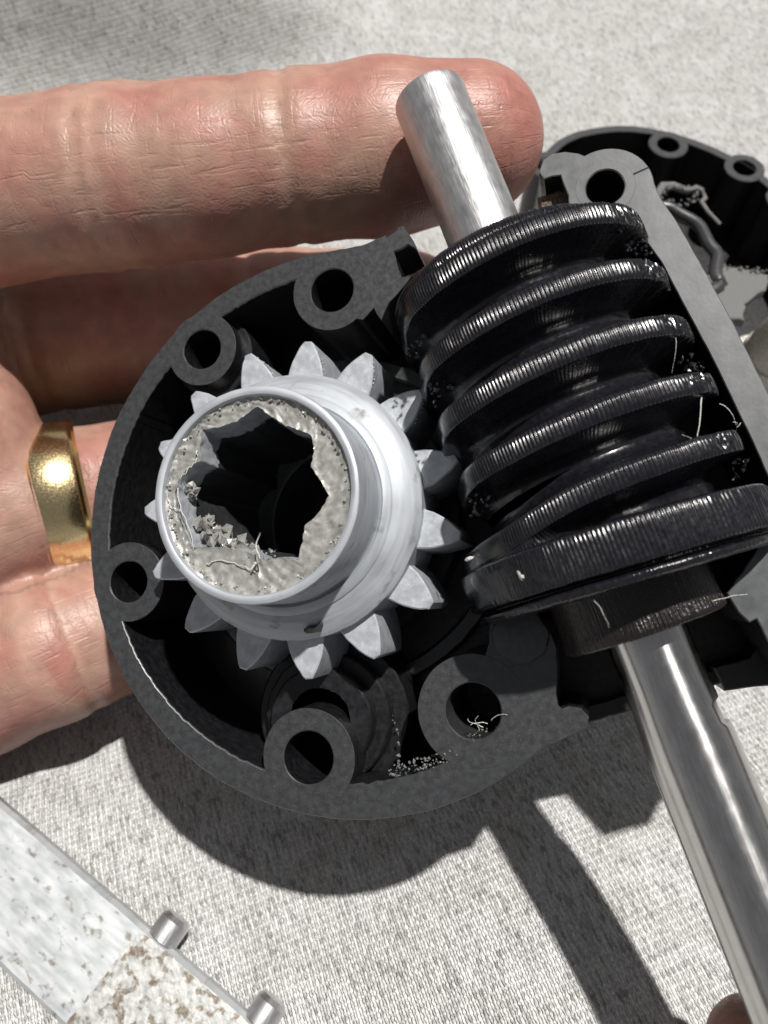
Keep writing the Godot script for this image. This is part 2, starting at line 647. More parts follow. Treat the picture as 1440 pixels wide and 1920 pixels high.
func path_wall(outer: PackedVector2Array, inner: PackedVector2Array, top: float, bottom: float) -> MB:
	var mb := MB.new()
	var c := outer.size()
	for k in c:
		var w := (outer[k] - inner[k]).normalized()
		var o := outer[k]
		var i := inner[k]
		var pts := [Vector3(o.x, o.y, bottom), Vector3(o.x, o.y, top - 0.1), Vector3(o.x - w.x * 0.1, o.y - w.y * 0.1, top), Vector3(i.x + w.x * 0.1, i.y + w.y * 0.1, top), Vector3(i.x, i.y, top - 0.1), Vector3(i.x, i.y, bottom)]
		var out := Vector3(w.x, w.y, 0)
		for b in [[0, 1, out, out], [1, 2, (out + Vector3.BACK).normalized(), (out + Vector3.BACK).normalized()], [2, 3, Vector3.BACK, Vector3.BACK], [3, 4, (Vector3.BACK - out).normalized(), (Vector3.BACK - out).normalized()], [4, 5, -out, -out]]:
			mb.add(pts[b[0]], b[2])
			mb.add(pts[b[1]], b[3])
	for k in c - 1:
		for b in 5:
			var a := k * 10 + b * 2
			mb.quad(a, a + 10, a + 11, a + 1)
	return mb


func arc_wall(from_deg: float, to_deg: float, centre: Vector2, outer: float, inner_a: float, inner_b: float, top: float, bottom: float, seed_: int) -> MB:
	# a curved wall of rectangular section with rubbed edges; the inside radius runs from inner_a to inner_b
	var mb := MB.new()
	var n := FastNoiseLite.new()
	n.seed = seed_
	n.frequency = 0.9
	var steps := int(absf(to_deg - from_deg) * 1.6)
	var bev := 0.16
	for k in steps + 1:
		var f := float(k) / steps
		var t := deg_to_rad(lerpf(from_deg, to_deg, f))
		var d := Vector2(cos(t), sin(t))
		var o := outer + 0.05 * n.get_noise_2d(k * 0.35, 3.0) + 0.10 * n.get_noise_2d(k * 0.05, 30.0)
		var i := lerpf(inner_a, inner_b, smoothstep(0.45, 0.95, f)) + 0.16 * n.get_noise_2d(k * 0.3, 9.0)
		i += 0.35 * maxf(0.0, n.get_noise_2d(k * 0.22, 50.0) - 0.25)
		for sb in SCREWS:
			var rel := Vector2(sb.x, sb.y) - centre
			var ahead := rel.dot(d)
			var off := absf(rel.cross(d))
			var clear := sb.z + 0.5
			if ahead > 0.0 and off < clear:
				i = maxf(i, ahead + sqrt(clear * clear - off * off))
		i = minf(i, o - 0.5)
		var sec := [Vector3(o, bottom, 0), Vector3(o, top - bev, 0), Vector3(o - bev, top, 0), Vector3(i + bev, top, 0), Vector3(i, top - bev, 0), Vector3(i, bottom, 0)]
		var nor := [Vector2(1, 0), Vector2(0, 1), Vector2(-1, 0)]
		# bands: outer wall, bevel, top, bevel, inner wall, each with its own points
		var bands := [[0, 1, Vector2(1, 0), Vector2(1, 0.15)], [1, 2, Vector2(1, 0.5), Vector2(0.5, 1)], [2, 3, Vector2(0, 1), Vector2(0, 1)], [3, 4, Vector2(-0.5, 1), Vector2(-1, 0.5)], [4, 5, Vector2(-1, 0), Vector2(-1, 0)]]
		for b in bands:
			for e in 2:
				var s: Vector3 = sec[b[e]]
				var m: Vector2 = b[2 + e]
				m = m.normalized()
				mb.add(Vector3(centre.x + d.x * s.x, centre.y + d.y * s.x, s.y), Vector3(d.x * m.x, d.y * m.x, m.y))
	for k in steps:
		for b in 5:
			var a := k * 10 + b * 2
			mb.quad(a, a + 10, a + 11, a + 1)
	return mb


func pierced(poly: PackedVector2Array, at: Vector2, radius: float, way: float) -> PackedVector2Array:
	# the outline with a round hole that opens to its edge through a hair wide slot
	var cut := PackedVector2Array()
	for k in 41:
		var t := deg_to_rad(way + 0.1 + 359.8 * k / 40.0)
		cut.append(at + Vector2(cos(t), sin(t)) * radius)
	var d := Vector2(cos(deg_to_rad(way)), sin(deg_to_rad(way)))
	cut.append(cut[-1] + d * 30.0)
	cut.append(cut[0] + d * 30.0)
	var best := PackedVector2Array()
	for p in Geometry2D.clip_polygons(poly, cut):
		if p.size() > best.size():
			best = p
	return best


func without(mb: MB, at: Vector2, radius: float) -> MB:
	# leaves out what would stand inside a hole
	var keep := PackedInt32Array()
	for i in range(0, mb.ix.size(), 3):
		var c := (mb.v[mb.ix[i]] + mb.v[mb.ix[i + 1]] + mb.v[mb.ix[i + 2]]) / 3.0
		if Vector2(c.x, c.y).distance_to(at) > radius:
			keep.append_array(mb.ix.slice(i, i + 3))
	mb.ix = keep
	return mb


func boss(called: String, at: Vector2, hole: float, outer: float, top: float, parent: Node3D, tiers: PackedVector2Array, seed_: int) -> MeshInstance3D:
	var p := PackedVector2Array()
	p.append(Vector2(outer + (0.0 if tiers.is_empty() else tiers[-1].x), DEEP - 0.5))
	for k in range(tiers.size() - 1, -1, -1):
		var t := tiers[k]
		p.append(Vector2(outer + t.x, t.y - 0.2))
		p.append(Vector2(outer + t.x - 0.2, t.y))
		p.append(Vector2(outer + (tiers[k - 1].x if k > 0 else 0.0), t.y))
	p.append(Vector2(outer, top - 0.05))
	p.append(Vector2(outer - 0.05, top))
	p.append(Vector2(hole + 0.12, top))
	p.append(Vector2(hole, top - 0.12))
	p.append(Vector2(hole, DEEP - 1.6))
	return scuffed(called, lathe(p, 72, 0.03, seed_), -0.3, M.plastic_painted_sheen if at.x > 30.0 else M.plastic, parent, Transform3D(Basis(), Vector3(at.x, at.y, 0) * MM))


func build_housing(gb: Transform3D) -> void:
	var h := thing("gearbox_housing", "open black plastic gearbox half held in the hand, round rim with screw bosses", "gearbox", gb)
	scuffed("rim_wall", arc_wall(60.0, 301.0, Vector2(3.2, -2.7), 29.83, 27.35, 26.0, 0.0, DEEP, 3), -0.5, M.plastic, h)
	var lug := PackedVector2Array([Vector2(8.6, 26.3), Vector2(10.6, 26.05), Vector2(12.1, 25.7), Vector2(15.3, 24.8), Vector2(18.1, 24.7), Vector2(18.3, 22.8), Vector2(18.1, 20.6), Vector2(18.1, 19.5), Vector2(19.2, 19.2), Vector2(17.5, 18.2), Vector2(16.0, 17.5), Vector2(14.5, 16.0), Vector2(14.2, 17.6), Vector2(12.7, 16.9), Vector2(10.4, 18.6), Vector2(9.0, 21.5)])
	scuffed("broken_lug", extrude(pierced(lug, Vector2(10.6, 21.5), 3.4, 200.0), 0.008, DEEP, 0.06, 0.07, 5), -0.5, M.plastic, h)
	var tab := PackedVector2Array([Vector2(17.9, 24.75), Vector2(19.3, 24.95), Vector2(19.6, 25.3), Vector2(20.2, 25.1), Vector2(20.5, 23.6), Vector2(20.6, 21.9), Vector2(19.9, 22.8), Vector2(18.1, 22.75)])
	part("torn_tab", extrude(tab, -0.5, -7.0, 0.15, 0.12, 6).mesh(), M.plastic, h)
	var low := PackedVector2Array([Vector2(13.6, -19.2), Vector2(14.4, -17.4), Vector2(16.6, -17.3), Vector2(18.9, -18.6), Vector2(19.5, -20.5), Vector2(19.5, -21.8), Vector2(17.9, -25.7), Vector2(17.6, -27.2), Vector2(18.6, -27.2), Vector2(19.6, -27.7), Vector2(20.0, -28.7), Vector2(19.4, -29.6), Vector2(16.4, -30.0), Vector2(13.3, -29.8), Vector2(11.5, -28.0), Vector2(11.0, -22.5)])
	scuffed("broken_lug", extrude(pierced(low, Vector2(9.8, -24.9), 4.0, 180.0), 0.008, DEEP + 4.0, 0.08, 0.07, 7), -0.5, M.plastic, h)
	part("worn_post", lathe(PackedVector2Array([Vector2(2.9, DEEP), Vector2(2.9, -0.1), Vector2(2.6, 0.3), Vector2(1.6, 0.5), Vector2(0.0, 0.55)]), 40, 0.3, 8).mesh(), M.plastic, h, Transform3D(Basis(), Vector3(16.6, -19.6, 0) * MM))
	boss("screw_boss", Vector2(10.6, 21.5), 2.4, 4.45, 0.03, h, PackedVector2Array(), 1)
	boss("screw_boss", Vector2(-5.6, 21.6), 2.25, 4.15, 0.03, h, PackedVector2Array([Vector2(0.7, -2.6)]), 2)
	boss("screw_boss", Vector2(-22.1, -0.1), 2.3, 4.4, 0.03, h, PackedVector2Array(), 3)
	boss("screw_boss", Vector2(-7.9, -24.2), 2.65, 4.95, 0.03, h, PackedVector2Array(), 4)
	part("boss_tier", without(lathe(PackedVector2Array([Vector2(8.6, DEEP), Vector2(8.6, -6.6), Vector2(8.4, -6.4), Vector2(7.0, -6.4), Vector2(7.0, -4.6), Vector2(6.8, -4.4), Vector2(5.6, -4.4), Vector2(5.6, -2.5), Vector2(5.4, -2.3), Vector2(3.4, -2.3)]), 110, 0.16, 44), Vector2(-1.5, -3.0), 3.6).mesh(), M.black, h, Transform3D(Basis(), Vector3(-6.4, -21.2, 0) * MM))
	boss("scuffed_sunlit_boss", Vector2(9.8, -24.9), 2.7, 5.5, 0.03, h, PackedVector2Array(), 5)  # scuffed bore; its grey body also paints in sunlight falling inside
	boss("screw_boss", Vector2(40.2, 19.2), 1.85, 2.9, 0.025, h, PackedVector2Array(), 6)
	var strip := PackedVector2Array([Vector2(36.7, 20.1), Vector2(36.8, 22.4), Vector2(36.0, 22.7), Vector2(35.2, 22.8), Vector2(35.0, 23.8), Vector2(35.8, 24.8), Vector2(36.9, 25.0), Vector2(38.1, 24.6), Vector2(39.2, 23.8)])
	for k in 14:
		var t := deg_to_rad(96.0 - 8.6 * k)
		strip.append(Vector2(40.1, 18.7) + Vector2(cos(t), sin(t)) * 4.6)
	strip.append_array(PackedVector2Array([Vector2(44.5, 15.7), Vector2(44.9, 13.2), Vector2(45.3, 8.2), Vector2(45.7, 1.6), Vector2(45.9, -6.3), Vector2(46.0, -15.0), Vector2(46.3, -27.2), Vector2(43.0, -27.0), Vector2(42.9, -8.3), Vector2(42.7, -0.5), Vector2(42.1, 9.7), Vector2(41.5, 13.0), Vector2(39.0, 15.2), Vector2(37.0, 16.6), Vector2(36.2, 18.5)]))
	scuffed("side_wall", extrude(pierced(strip, Vector2(40.2, 19.2), 2.6, 0.0), 0.0, DEEP, 0.1, 0.03, 9), -0.5, M.plastic_painted_sheen, h)  # top face is paler than the rim to carry the painted sheen
	var rb := PackedVector2Array([Vector2(33.2, 19.0), Vector2(34.2, 22.6), Vector2(36.0, 22.4), Vector2(37.4, 21.6), Vector2(36.9, 18.6), Vector2(35.0, 17.8)])
	part("stained_block", extrude(rb, -2.2, DEEP, 0.4, 0.25, 19).mesh(), M.rust, h)
	var lr := PackedVector2Array([Vector2(44.5, -14.6), Vector2(40.9, -18.2), Vector2(35.6, -22.0), Vector2(35.7, -22.7), Vector2(35.9, -24.0), Vector2(36.4, -25.1), Vector2(37.1, -25.0), Vector2(37.2, -27.3), Vector2(38.2, -32.0), Vector2(46.2, -31.5), Vector2(46.4, -15.0)])
	scuffed("end_plate", extrude(lr, -0.05, DEEP + 4.0, 0.12, 0.06, 10), -0.5, M.plastic_painted_sheen, h)
	var lr2 := PackedVector2Array([Vector2(33.0, -29.0), Vector2(36.5, -29.1), Vector2(38.0, -28.1), Vector2(46.6, -28.2), Vector2(46.6, -33.0), Vector2(37.3, -32.3), Vector2(33.1, -31.5)])
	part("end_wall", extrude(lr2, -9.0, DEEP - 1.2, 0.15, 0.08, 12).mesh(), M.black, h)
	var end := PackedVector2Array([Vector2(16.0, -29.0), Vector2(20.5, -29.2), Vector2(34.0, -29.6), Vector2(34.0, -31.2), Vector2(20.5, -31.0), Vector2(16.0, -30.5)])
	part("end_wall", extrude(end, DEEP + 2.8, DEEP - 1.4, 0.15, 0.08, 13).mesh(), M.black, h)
	# the floor: disc and worm trough in one outline
	var fl := PackedVector2Array()
	for k in 61:
		var t := deg_to_rad(62.0 + 240.0 * k / 60.0)
		fl.append(Vector2(3.2, -2.7) + Vector2(cos(t), sin(t)) * 29.7)
		if k == 56:
			# the open screw hole goes through the floor
			var way := Vector2(cos(t), sin(t))
			for m in 25:
				var w := way.rotated(deg_to_rad(1.0 + 358.0 * m / 24.0))
				fl.append(Vector2(9.8, -24.9) + w * 2.66)
			fl.append(Vector2(3.2, -2.7) + way.rotated(0.002) * 29.7)
	fl.append_array(PackedVector2Array([Vector2(20.0, -30.6), Vector2(46.0, -32.4), Vector2(45.9, -10.0), Vector2(44.5, 18.5), Vector2(36.5, 24.5)]))
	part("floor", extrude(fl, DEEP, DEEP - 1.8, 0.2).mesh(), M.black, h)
	# rings on the floor under the gear
	part("floor_ring", lathe(PackedVector2Array([Vector2(20.5, DEEP - 0.3), Vector2(20.5, DEEP + 1.6), Vector2(20.2, DEEP + 1.9), Vector2(18.8, DEEP + 1.9), Vector2(18.5, DEEP + 1.6), Vector2(18.5, DEEP - 0.3)]), 90, 0.12, 14).mesh(), M.plastic, h)
	part("floor_ring", lathe(PackedVector2Array([Vector2(14.8, DEEP - 0.3), Vector2(14.8, DEEP + 3.0), Vector2(14.5, DEEP + 3.3), Vector2(11.6, DEEP + 3.3), Vector2(11.3, DEEP + 3.0), Vector2(11.3, DEEP - 0.3)]), 90, 0.12, 15).mesh(), M.plastic, h)
	# swarf along the lower rim and in the open screw hole
	var rng := RandomNumberGenerator.new()
	rng.seed = 31
	var fz := MB.new()
	for k in 150:
		var t := deg_to_rad(rng.randf_range(262.0, 283.0))
		var r := 25.9 + rng.randf_range(-0.9, 0.25)
		crumb(fz, Vector3(3.2 + cos(t) * r, -2.7 + sin(t) * r, rng.randf_range(-1.6, 0.1)), rng.randf_range(0.06, 0.2), rng)
	for k in 14:
		crumb(fz, Vector3(9.8 + rng.randf_range(-1.6, 2.0), -27.4 + rng.randf_range(-0.1, 0.5), rng.randf_range(-2.2, 0.0)), rng.randf_range(0.06, 0.2), rng)
	for k in 40:
		var t := rng.randf_range(-1.0, 0.9)
		crumb(fz, Vector3(-7.9 + cos(t) * 8.2, -24.2 + sin(t) * 8.2, -5.6 + rng.randf_range(-0.5, 0.5)), rng.randf_range(0.06, 0.28), rng)
	var sw := part("plastic_swarf", fz.mesh(), M.fuzz, h)
	sw.set_meta("kind", "stuff")
	for k in 4:
		var pts := PackedVector3Array()
		var p := Vector3(9.6 + k * 0.5, -26.9 + 0.2 * k, -0.6)
		var d := Vector3(rng.randf_range(-1, 1), rng.randf_range(0.2, 1), rng.randf_range(0.0, 0.4)).normalized()
		for s in 9:
			pts.append(p)
			d = (d + Vector3(rng.randf_range(-0.5, 0.5), rng.randf_range(-0.5, 0.5), rng.randf_range(-0.4, 0.3))).normalized()
			p += d * 0.26
		part("white_fibre", tube(pts, 0.05, 0.03, 5).mesh(), M.debris, h)


func crumb(mb: MB, at: Vector3, s: float, rng: RandomNumberGenerator) -> void:
	var ax := [Vector3.RIGHT, Vector3.LEFT, Vector3.UP, Vector3.DOWN, Vector3.BACK, Vector3.FORWARD]
	var b := Basis(Vector3(rng.randf_range(-1, 1), rng.randf_range(-1, 1), rng.randf_range(-1, 1) + 0.01).normalized(), rng.randf() * TAU)
	var pt := []
	for k in 6:
		pt.append(at + b * (ax[k] * s * rng.randf_range(0.35, 1.5)))
	for x in 2:
		for y in 2:
			for z in 2:
				var tri := [pt[x], pt[2 + y], pt[4 + z]]
				var nn: Vector3 = b * (ax[x] + ax[2 + y] + ax[4 + z])
				var i := mb.v.size()
				for q in tri:
					mb.add(q, nn.normalized())
				mb.tri(i, i + 1, i + 2)


# ======================================================== the worm
const WX := 27.62


func angles() -> PackedFloat32Array:
	# degrees; 0 faces out of the split face; fine where the chatter marks run
	var a := PackedFloat32Array()
	var t := -180.0
	while t < 180.0:
		a.append(t)
		t += 0.16 if t >= -52.0 and t < 80.0 else 2.0
	return a


func lead(t: float) -> float:
	# share of one pitch covered from -180 to t; the thread runs flat across the open side
	var f := (t + 180.0) / 360.0
	return f - 0.5 / TAU * (sin(TAU * (f - 0.53)) + sin(TAU * 0.53))


func chatter(t: float) -> float:
	# phase of the chatter marks, spaced 0.3 mm on the near side and wider beyond
	var s := (t + 45.0) * 14.0 * PI / 180.0
	return TAU * (s / 0.30 - 0.0085 * s * s / 0.30)


func ring_at(t: float, r: float, y: float) -> Vector3:
	var a := deg_to_rad(t)
	return Vector3(sin(a) * r, y, cos(a) * r)


func build_worm(gb: Transform3D) -> void:
	var w := thing("worm_shaft", "steel shaft carrying a black plastic worm thread with chatter marked crests", "worm gear", gb * Transform3D(Basis(), Vector3(WX, 0, 0) * MM))
	var an := angles()
	var n := FastNoiseLite.new()
	n.seed = 6
	n.frequency = 1.0
	n.fractal_octaves = 3
	var mb := MB.new()
	var prof := PackedVector2Array([Vector2(2.775, 10.0), Vector2(2.15, 10.1), Vector2(1.75, 10.7), Vector2(1.08, 13.1), Vector2(0.98, 13.75), Vector2(0.88, 14.0), Vector2(0.45, 14.06), Vector2(0.0, 14.08), Vector2(-0.45, 14.06), Vector2(-0.88, 14.0), Vector2(-0.98, 13.75), Vector2(-1.08, 13.1), Vector2(-1.75, 10.7), Vector2(-2.15, 10.1), Vector2(-2.775, 10.0)])
	var rows := prof.size()
	var l0 := lead(10.8)
	var count := 0
	for turn in 5:
		var k := 4 - turn
		for t in an:
			var base := 11.9 - 5.55 * (k - lead(t) + l0)
			if k == 4:
				base -= 0.9 * smoothstep(0.0, -42.0, t) * smoothstep(-120.0, -60.0, t)
			var worn := smoothstep(-34.0, -72.0, t + 4.0 * n.get_noise_2d(k * 9.0, 2.0))
			var mask := smoothstep(-41.0, -34.0, t + 3.0 * n.get_noise_2d(k * 5.0, 1.0)) * smoothstep(74.0, 52.0, t + 14.0 * n.get_noise_2d(k * 7.0, 5.0))
			var ph := chatter(t + 0.12 * n.get_noise_2d(t * 0.1, k * 3.0))
			for j in rows:
				var q := prof[j]
				var r := q.y
				var y := base + q.x
				if k == 0 and q.x > 0.2:
					y += 0.15
				if k == 4 and j >= rows - 4:
					# the last groove is wider and runs out on the near side
					var fill := smoothstep(-6.0, -34.0, t)
					r = lerpf([13.1, 10.8, 10.4, 10.4][j - rows + 4], 14.0, fill)
					y = base + [-1.08, -1.6, -2.7, -3.6][j - rows + 4]
				if r > 12.5:
					r -= 2.1 * worn * (1.0 if k < 4 else 0.2)
					var a := 0.115 if absf(q.x) < 0.95 else 0.08
					var sk := n.get_noise_2d(t * 0.25, k * 4.0 + 80.0)
					r -= a * mask * pow(0.5 - 0.5 * cos(ph + q.x * 0.35 * sk), 0.7) * (0.9 + 0.35 * n.get_noise_2d(t * 0.12, q.x * 0.5 + k * 20.0))
					# torn lip on the far half of each crest
					var tear := smoothstep(38.0, 62.0, t) * smoothstep(140.0, 90.0, t)
					r -= tear * 0.85 * maxf(0.0, n.get_noise_3d(t * 0.28, q.x * 1.8, k * 11.0) + 0.02)
				r += 0.05 * n.get_noise_3d(t * 0.05, y * 0.4, k * 3.0)
				mb.add(ring_at(t, r, y + 0.05 * n.get_noise_2d(t * 0.08, j * 0.2 + k * 30.0)), Vector3.ZERO, Vector2(t * 0.24, y))
			count += 1
	for c in count - 1:
		for j in rows - 1:
			var a := c * rows + j
			# clockwise from outside
			mb.ix.append_array(PackedInt32Array([a, a + rows, a + rows + 1, a, a + rows + 1, a + 1]))
	mb.smooth()
	fix_winding(mb)
	part("worm_thread", mb.mesh(), M.worm, w)
	# flange, upper collar and neck, all with chatter marks
	part("lower_flange", marked(an, PackedVector2Array([Vector2(-13.0, 10.0), Vector2(-13.2, 13.7), Vector2(-13.35, 14.2), Vector2(-13.6, 14.45), Vector2(-14.4, 14.5), Vector2(-15.2, 14.5), Vector2(-16.0, 14.5), Vector2(-16.7, 14.5), Vector2(-16.95, 14.4), Vector2(-17.1, 14.1), Vector2(-17.15, 13.2), Vector2(-17.5, 13.2), Vector2(-17.55, 13.9), Vector2(-17.8, 14.1), Vector2(-18.2, 14.0), Vector2(-18.4, 13.6), Vector2(-18.45, 5.0)]), -38.0, 78.0, 14.2, 0.09, 2, 1.0, true).mesh(), M.worm, w)
	part("upper_collar", marked(an, PackedVector2Array([Vector2(16.0, 3.6), Vector2(15.9, 8.0), Vector2(15.6, 8.8), Vector2(15.4, 9.6), Vector2(15.2, 10.8), Vector2(15.0, 11.4), Vector2(14.6, 11.65), Vector2(14.1, 11.7), Vector2(13.6, 11.65), Vector2(13.4, 11.4), Vector2(13.2, 10.2), Vector2(12.0, 9.6)]), -36.0, 26.0, 11.0, 0.10, 3, 1.0).mesh(), M.worm, w)
	var neck := part("neck_collar", marked(an, PackedVector2Array([Vector2(-18.1, 7.6), Vector2(-18.6, 7.5), Vector2(-20.0, 7.5), Vector2(-21.2, 7.5), Vector2(-21.7, 7.55), Vector2(-22.3, 7.6), Vector2(-22.7, 7.6), Vector2(-22.9, 7.35), Vector2(-22.95, 3.2)]), 2.0, 74.0, 7.53, 0.12, 4, 0.55).mesh(), M.reddish, w)
	neck.set_meta("label", "dull brownish neck collar below the flange")
	# steel: bright stub, ground neck, polished lower length
	var turn := Transform3D(Basis(Vector3.RIGHT, -PI / 2.0), Vector3.ZERO)
	var stub := lathe(PackedVector2Array([Vector2(3.9, 12.0), Vector2(3.9, 36.7), Vector2(3.8, 37.1), Vector2(3.45, 37.35), Vector2(0.0, 37.4)]), 96, 0.0)
	part("shaft_stub", stub.mesh(), M.brushed, w, turn)
	var rows_ := PackedVector2Array([Vector2(0.0, -96.0), Vector2(3.5, -96.0), Vector2(4.0, -95.5), Vector2(4.08, -60.0)])
	for k in 65:
		var y := -37.0 + 0.25 * k
		rows_.append(Vector2(lerpf(3.74, 4.08, smoothstep(-27.0, -35.0, y)), y))
	var low := lathe(rows_, 96, 0.012)
	for k in low.v.size():
		# a shallow notch with a burr is struck into the far side
		var q := low.v[k]
		var side := smoothstep(0.35, 0.95, q.x / 4.0)
		var dent := 0.38 * smoothstep(-32.6, -32.3, q.z) * smoothstep(-30.2, -30.5, q.z) * side
		var f := 1.0 - dent / 4.0
		low.v[k] = Vector3(q.x * f, q.y * f, q.z)
	part("shaft", low.mesh(), M.steel, w, turn)
	# torn threads of plastic hanging between the crests
	var rng := RandomNumberGenerator.new()
	rng.seed = 12
	var fz := MB.new()
	for spot in [[-46.0, -7.6, 22], [-44.0, 3.2, 12], [-48.0, 8.2, 12], [66.0, -2.2, 26], [60.0, 9.6, 20], [40.0, 6.6, 26], [55.0, 11.8, 22], [70.0, -12.0, 16]]:
		for k in int(spot[2]):
			var t: float = spot[0] + rng.randf_range(-6, 6)
			crumb(fz, ring_at(t, rng.randf_range(12.4, 13.9), spot[1] + rng.randf_range(-0.9, 0.9)), rng.randf_range(0.08, 0.32), rng)
	var st := part("torn_crumbs", fz.mesh(), M.worm, w)
	st.set_meta("kind", "stuff")
	for f in [[62.0, -4.2, 13.6, 52.0, -9.6, 11.5, 0.09], [70.0, -6.2, 13.8, 74.0, -8.4, 14.2, 0.05], [71.0, -8.6, 14.4, 66.0, -8.9, 14.5, 0.05], [64.0, -8.4, 14.4, 72.0, -8.9, 14.1, 0.04], [44.0, -8.2, 12.0, 40.0, -10.0, 13.5, 0.04], [58.0, 0.2, 13.4, 56.0, -2.5, 12.0, 0.03], [-14.0, -18.6, 13.9, -13.0, -21.0, 13.8, 0.03], [47.0, -22.0, 8.0, 62.0, -22.4, 10.0, 0.05]]:
		var a := ring_at(f[0], f[2], f[1])
		var b := ring_at(f[3], f[5], f[4])
		var pts := PackedVector3Array()
		for s in 7:
			var u := s / 6.0
			pts.append(a.lerp(b, u) + Vector3(0.15, 0.1, 0.5) * sin(u * PI) + Vector3(rng.randf_range(-0.05, 0.05), rng.randf_range(-0.05, 0.05), 0))
		part("plastic_fibre", tube(pts, f[6], f[6] * 0.5, 5).mesh(), M.debris, w)
	part("pale_chip", chip(Vector3(0.28, 0.75, 0.2), 4).mesh(), M.debris, w, Transform3D(Basis(Vector3.FORWARD, -0.25), ring_at(-34.0, 14.35, -14.9) * MM))
	part("pale_chip", chip(Vector3(0.5, 0.22, 0.2), 5).mesh(), M.debris, w, Transform3D(Basis(), ring_at(-58.0, 14.3, -11.6) * MM))


func marked(an: PackedFloat32Array, prof: PackedVector2Array, t0: float, t1: float, least: float, amp: float, seed_: int, stretch: float, tilted := false) -> MB:
	# a turned body round y: prof of (y, radius); chatter marks where the radius exceeds least
	var n := FastNoiseLite.new()
	n.seed = seed_
	n.frequency = 1.0
	n.fractal_octaves = 3
	var mb := MB.new()
	var rows := prof.size()
	for t in an:
		var mask := smoothstep(t0 - 4.0, t0 + 3.0, t) * smoothstep(t1 + 6.0, t1 - 10.0, t)
		var ph := chatter(t) * stretch
		var lean := -0.75 * sin(deg_to_rad(t)) if tilted else 0.0
		for q in prof:
			var r := q.y
			var k := n.get_noise_2d(t * 0.5, q.x)
			if r > least:
				r -= amp * mask * pow(0.5 - 0.5 * cos(ph), 0.7) * (0.85 + 0.4 * n.get_noise_2d(t * 0.12, q.x * 0.6 + 9.0))
				r -= 0.35 * smoothstep(t1 - 14.0, t1, t) * maxf(0.0, n.get_noise_2d(t * 0.5, q.x * 2.0))
			r += 0.05 * k
			mb.add(ring_at(t, r, q.x + lean * smoothstep(7.0, 12.0, r) + 0.05 * n.get_noise_2d(t * 0.1, q.x * 0.2 + 40.0)), Vector3.ZERO, Vector2(t * 0.24, q.x))
	var c := an.size()
	for i in c:
		for j in rows - 1:
			var a := i * rows + j
			var b := ((i + 1) % c) * rows + j
			mb.ix.append_array(PackedInt32Array([a, b, b + 1, a, b + 1, a + 1]))
	mb.smooth()
	fix_winding(mb)
	return mb


func fix_winding(mb: MB) -> void:
	# turns a whole body of revolution round y outside out if it came inside out
	var s := 0.0
	for i in range(0, mb.v.size(), 7):
		s += mb.n[i].dot(Vector3(mb.v[i].x, 0, mb.v[i].z))
	if s < 0.0:
		for i in mb.n.size():
			mb.n[i] = -mb.n[i]
		for i in range(0, mb.ix.size(), 3):
			var b := mb.ix[i + 1]
			mb.ix[i + 1] = mb.ix[i + 2]
			mb.ix[i + 2] = b


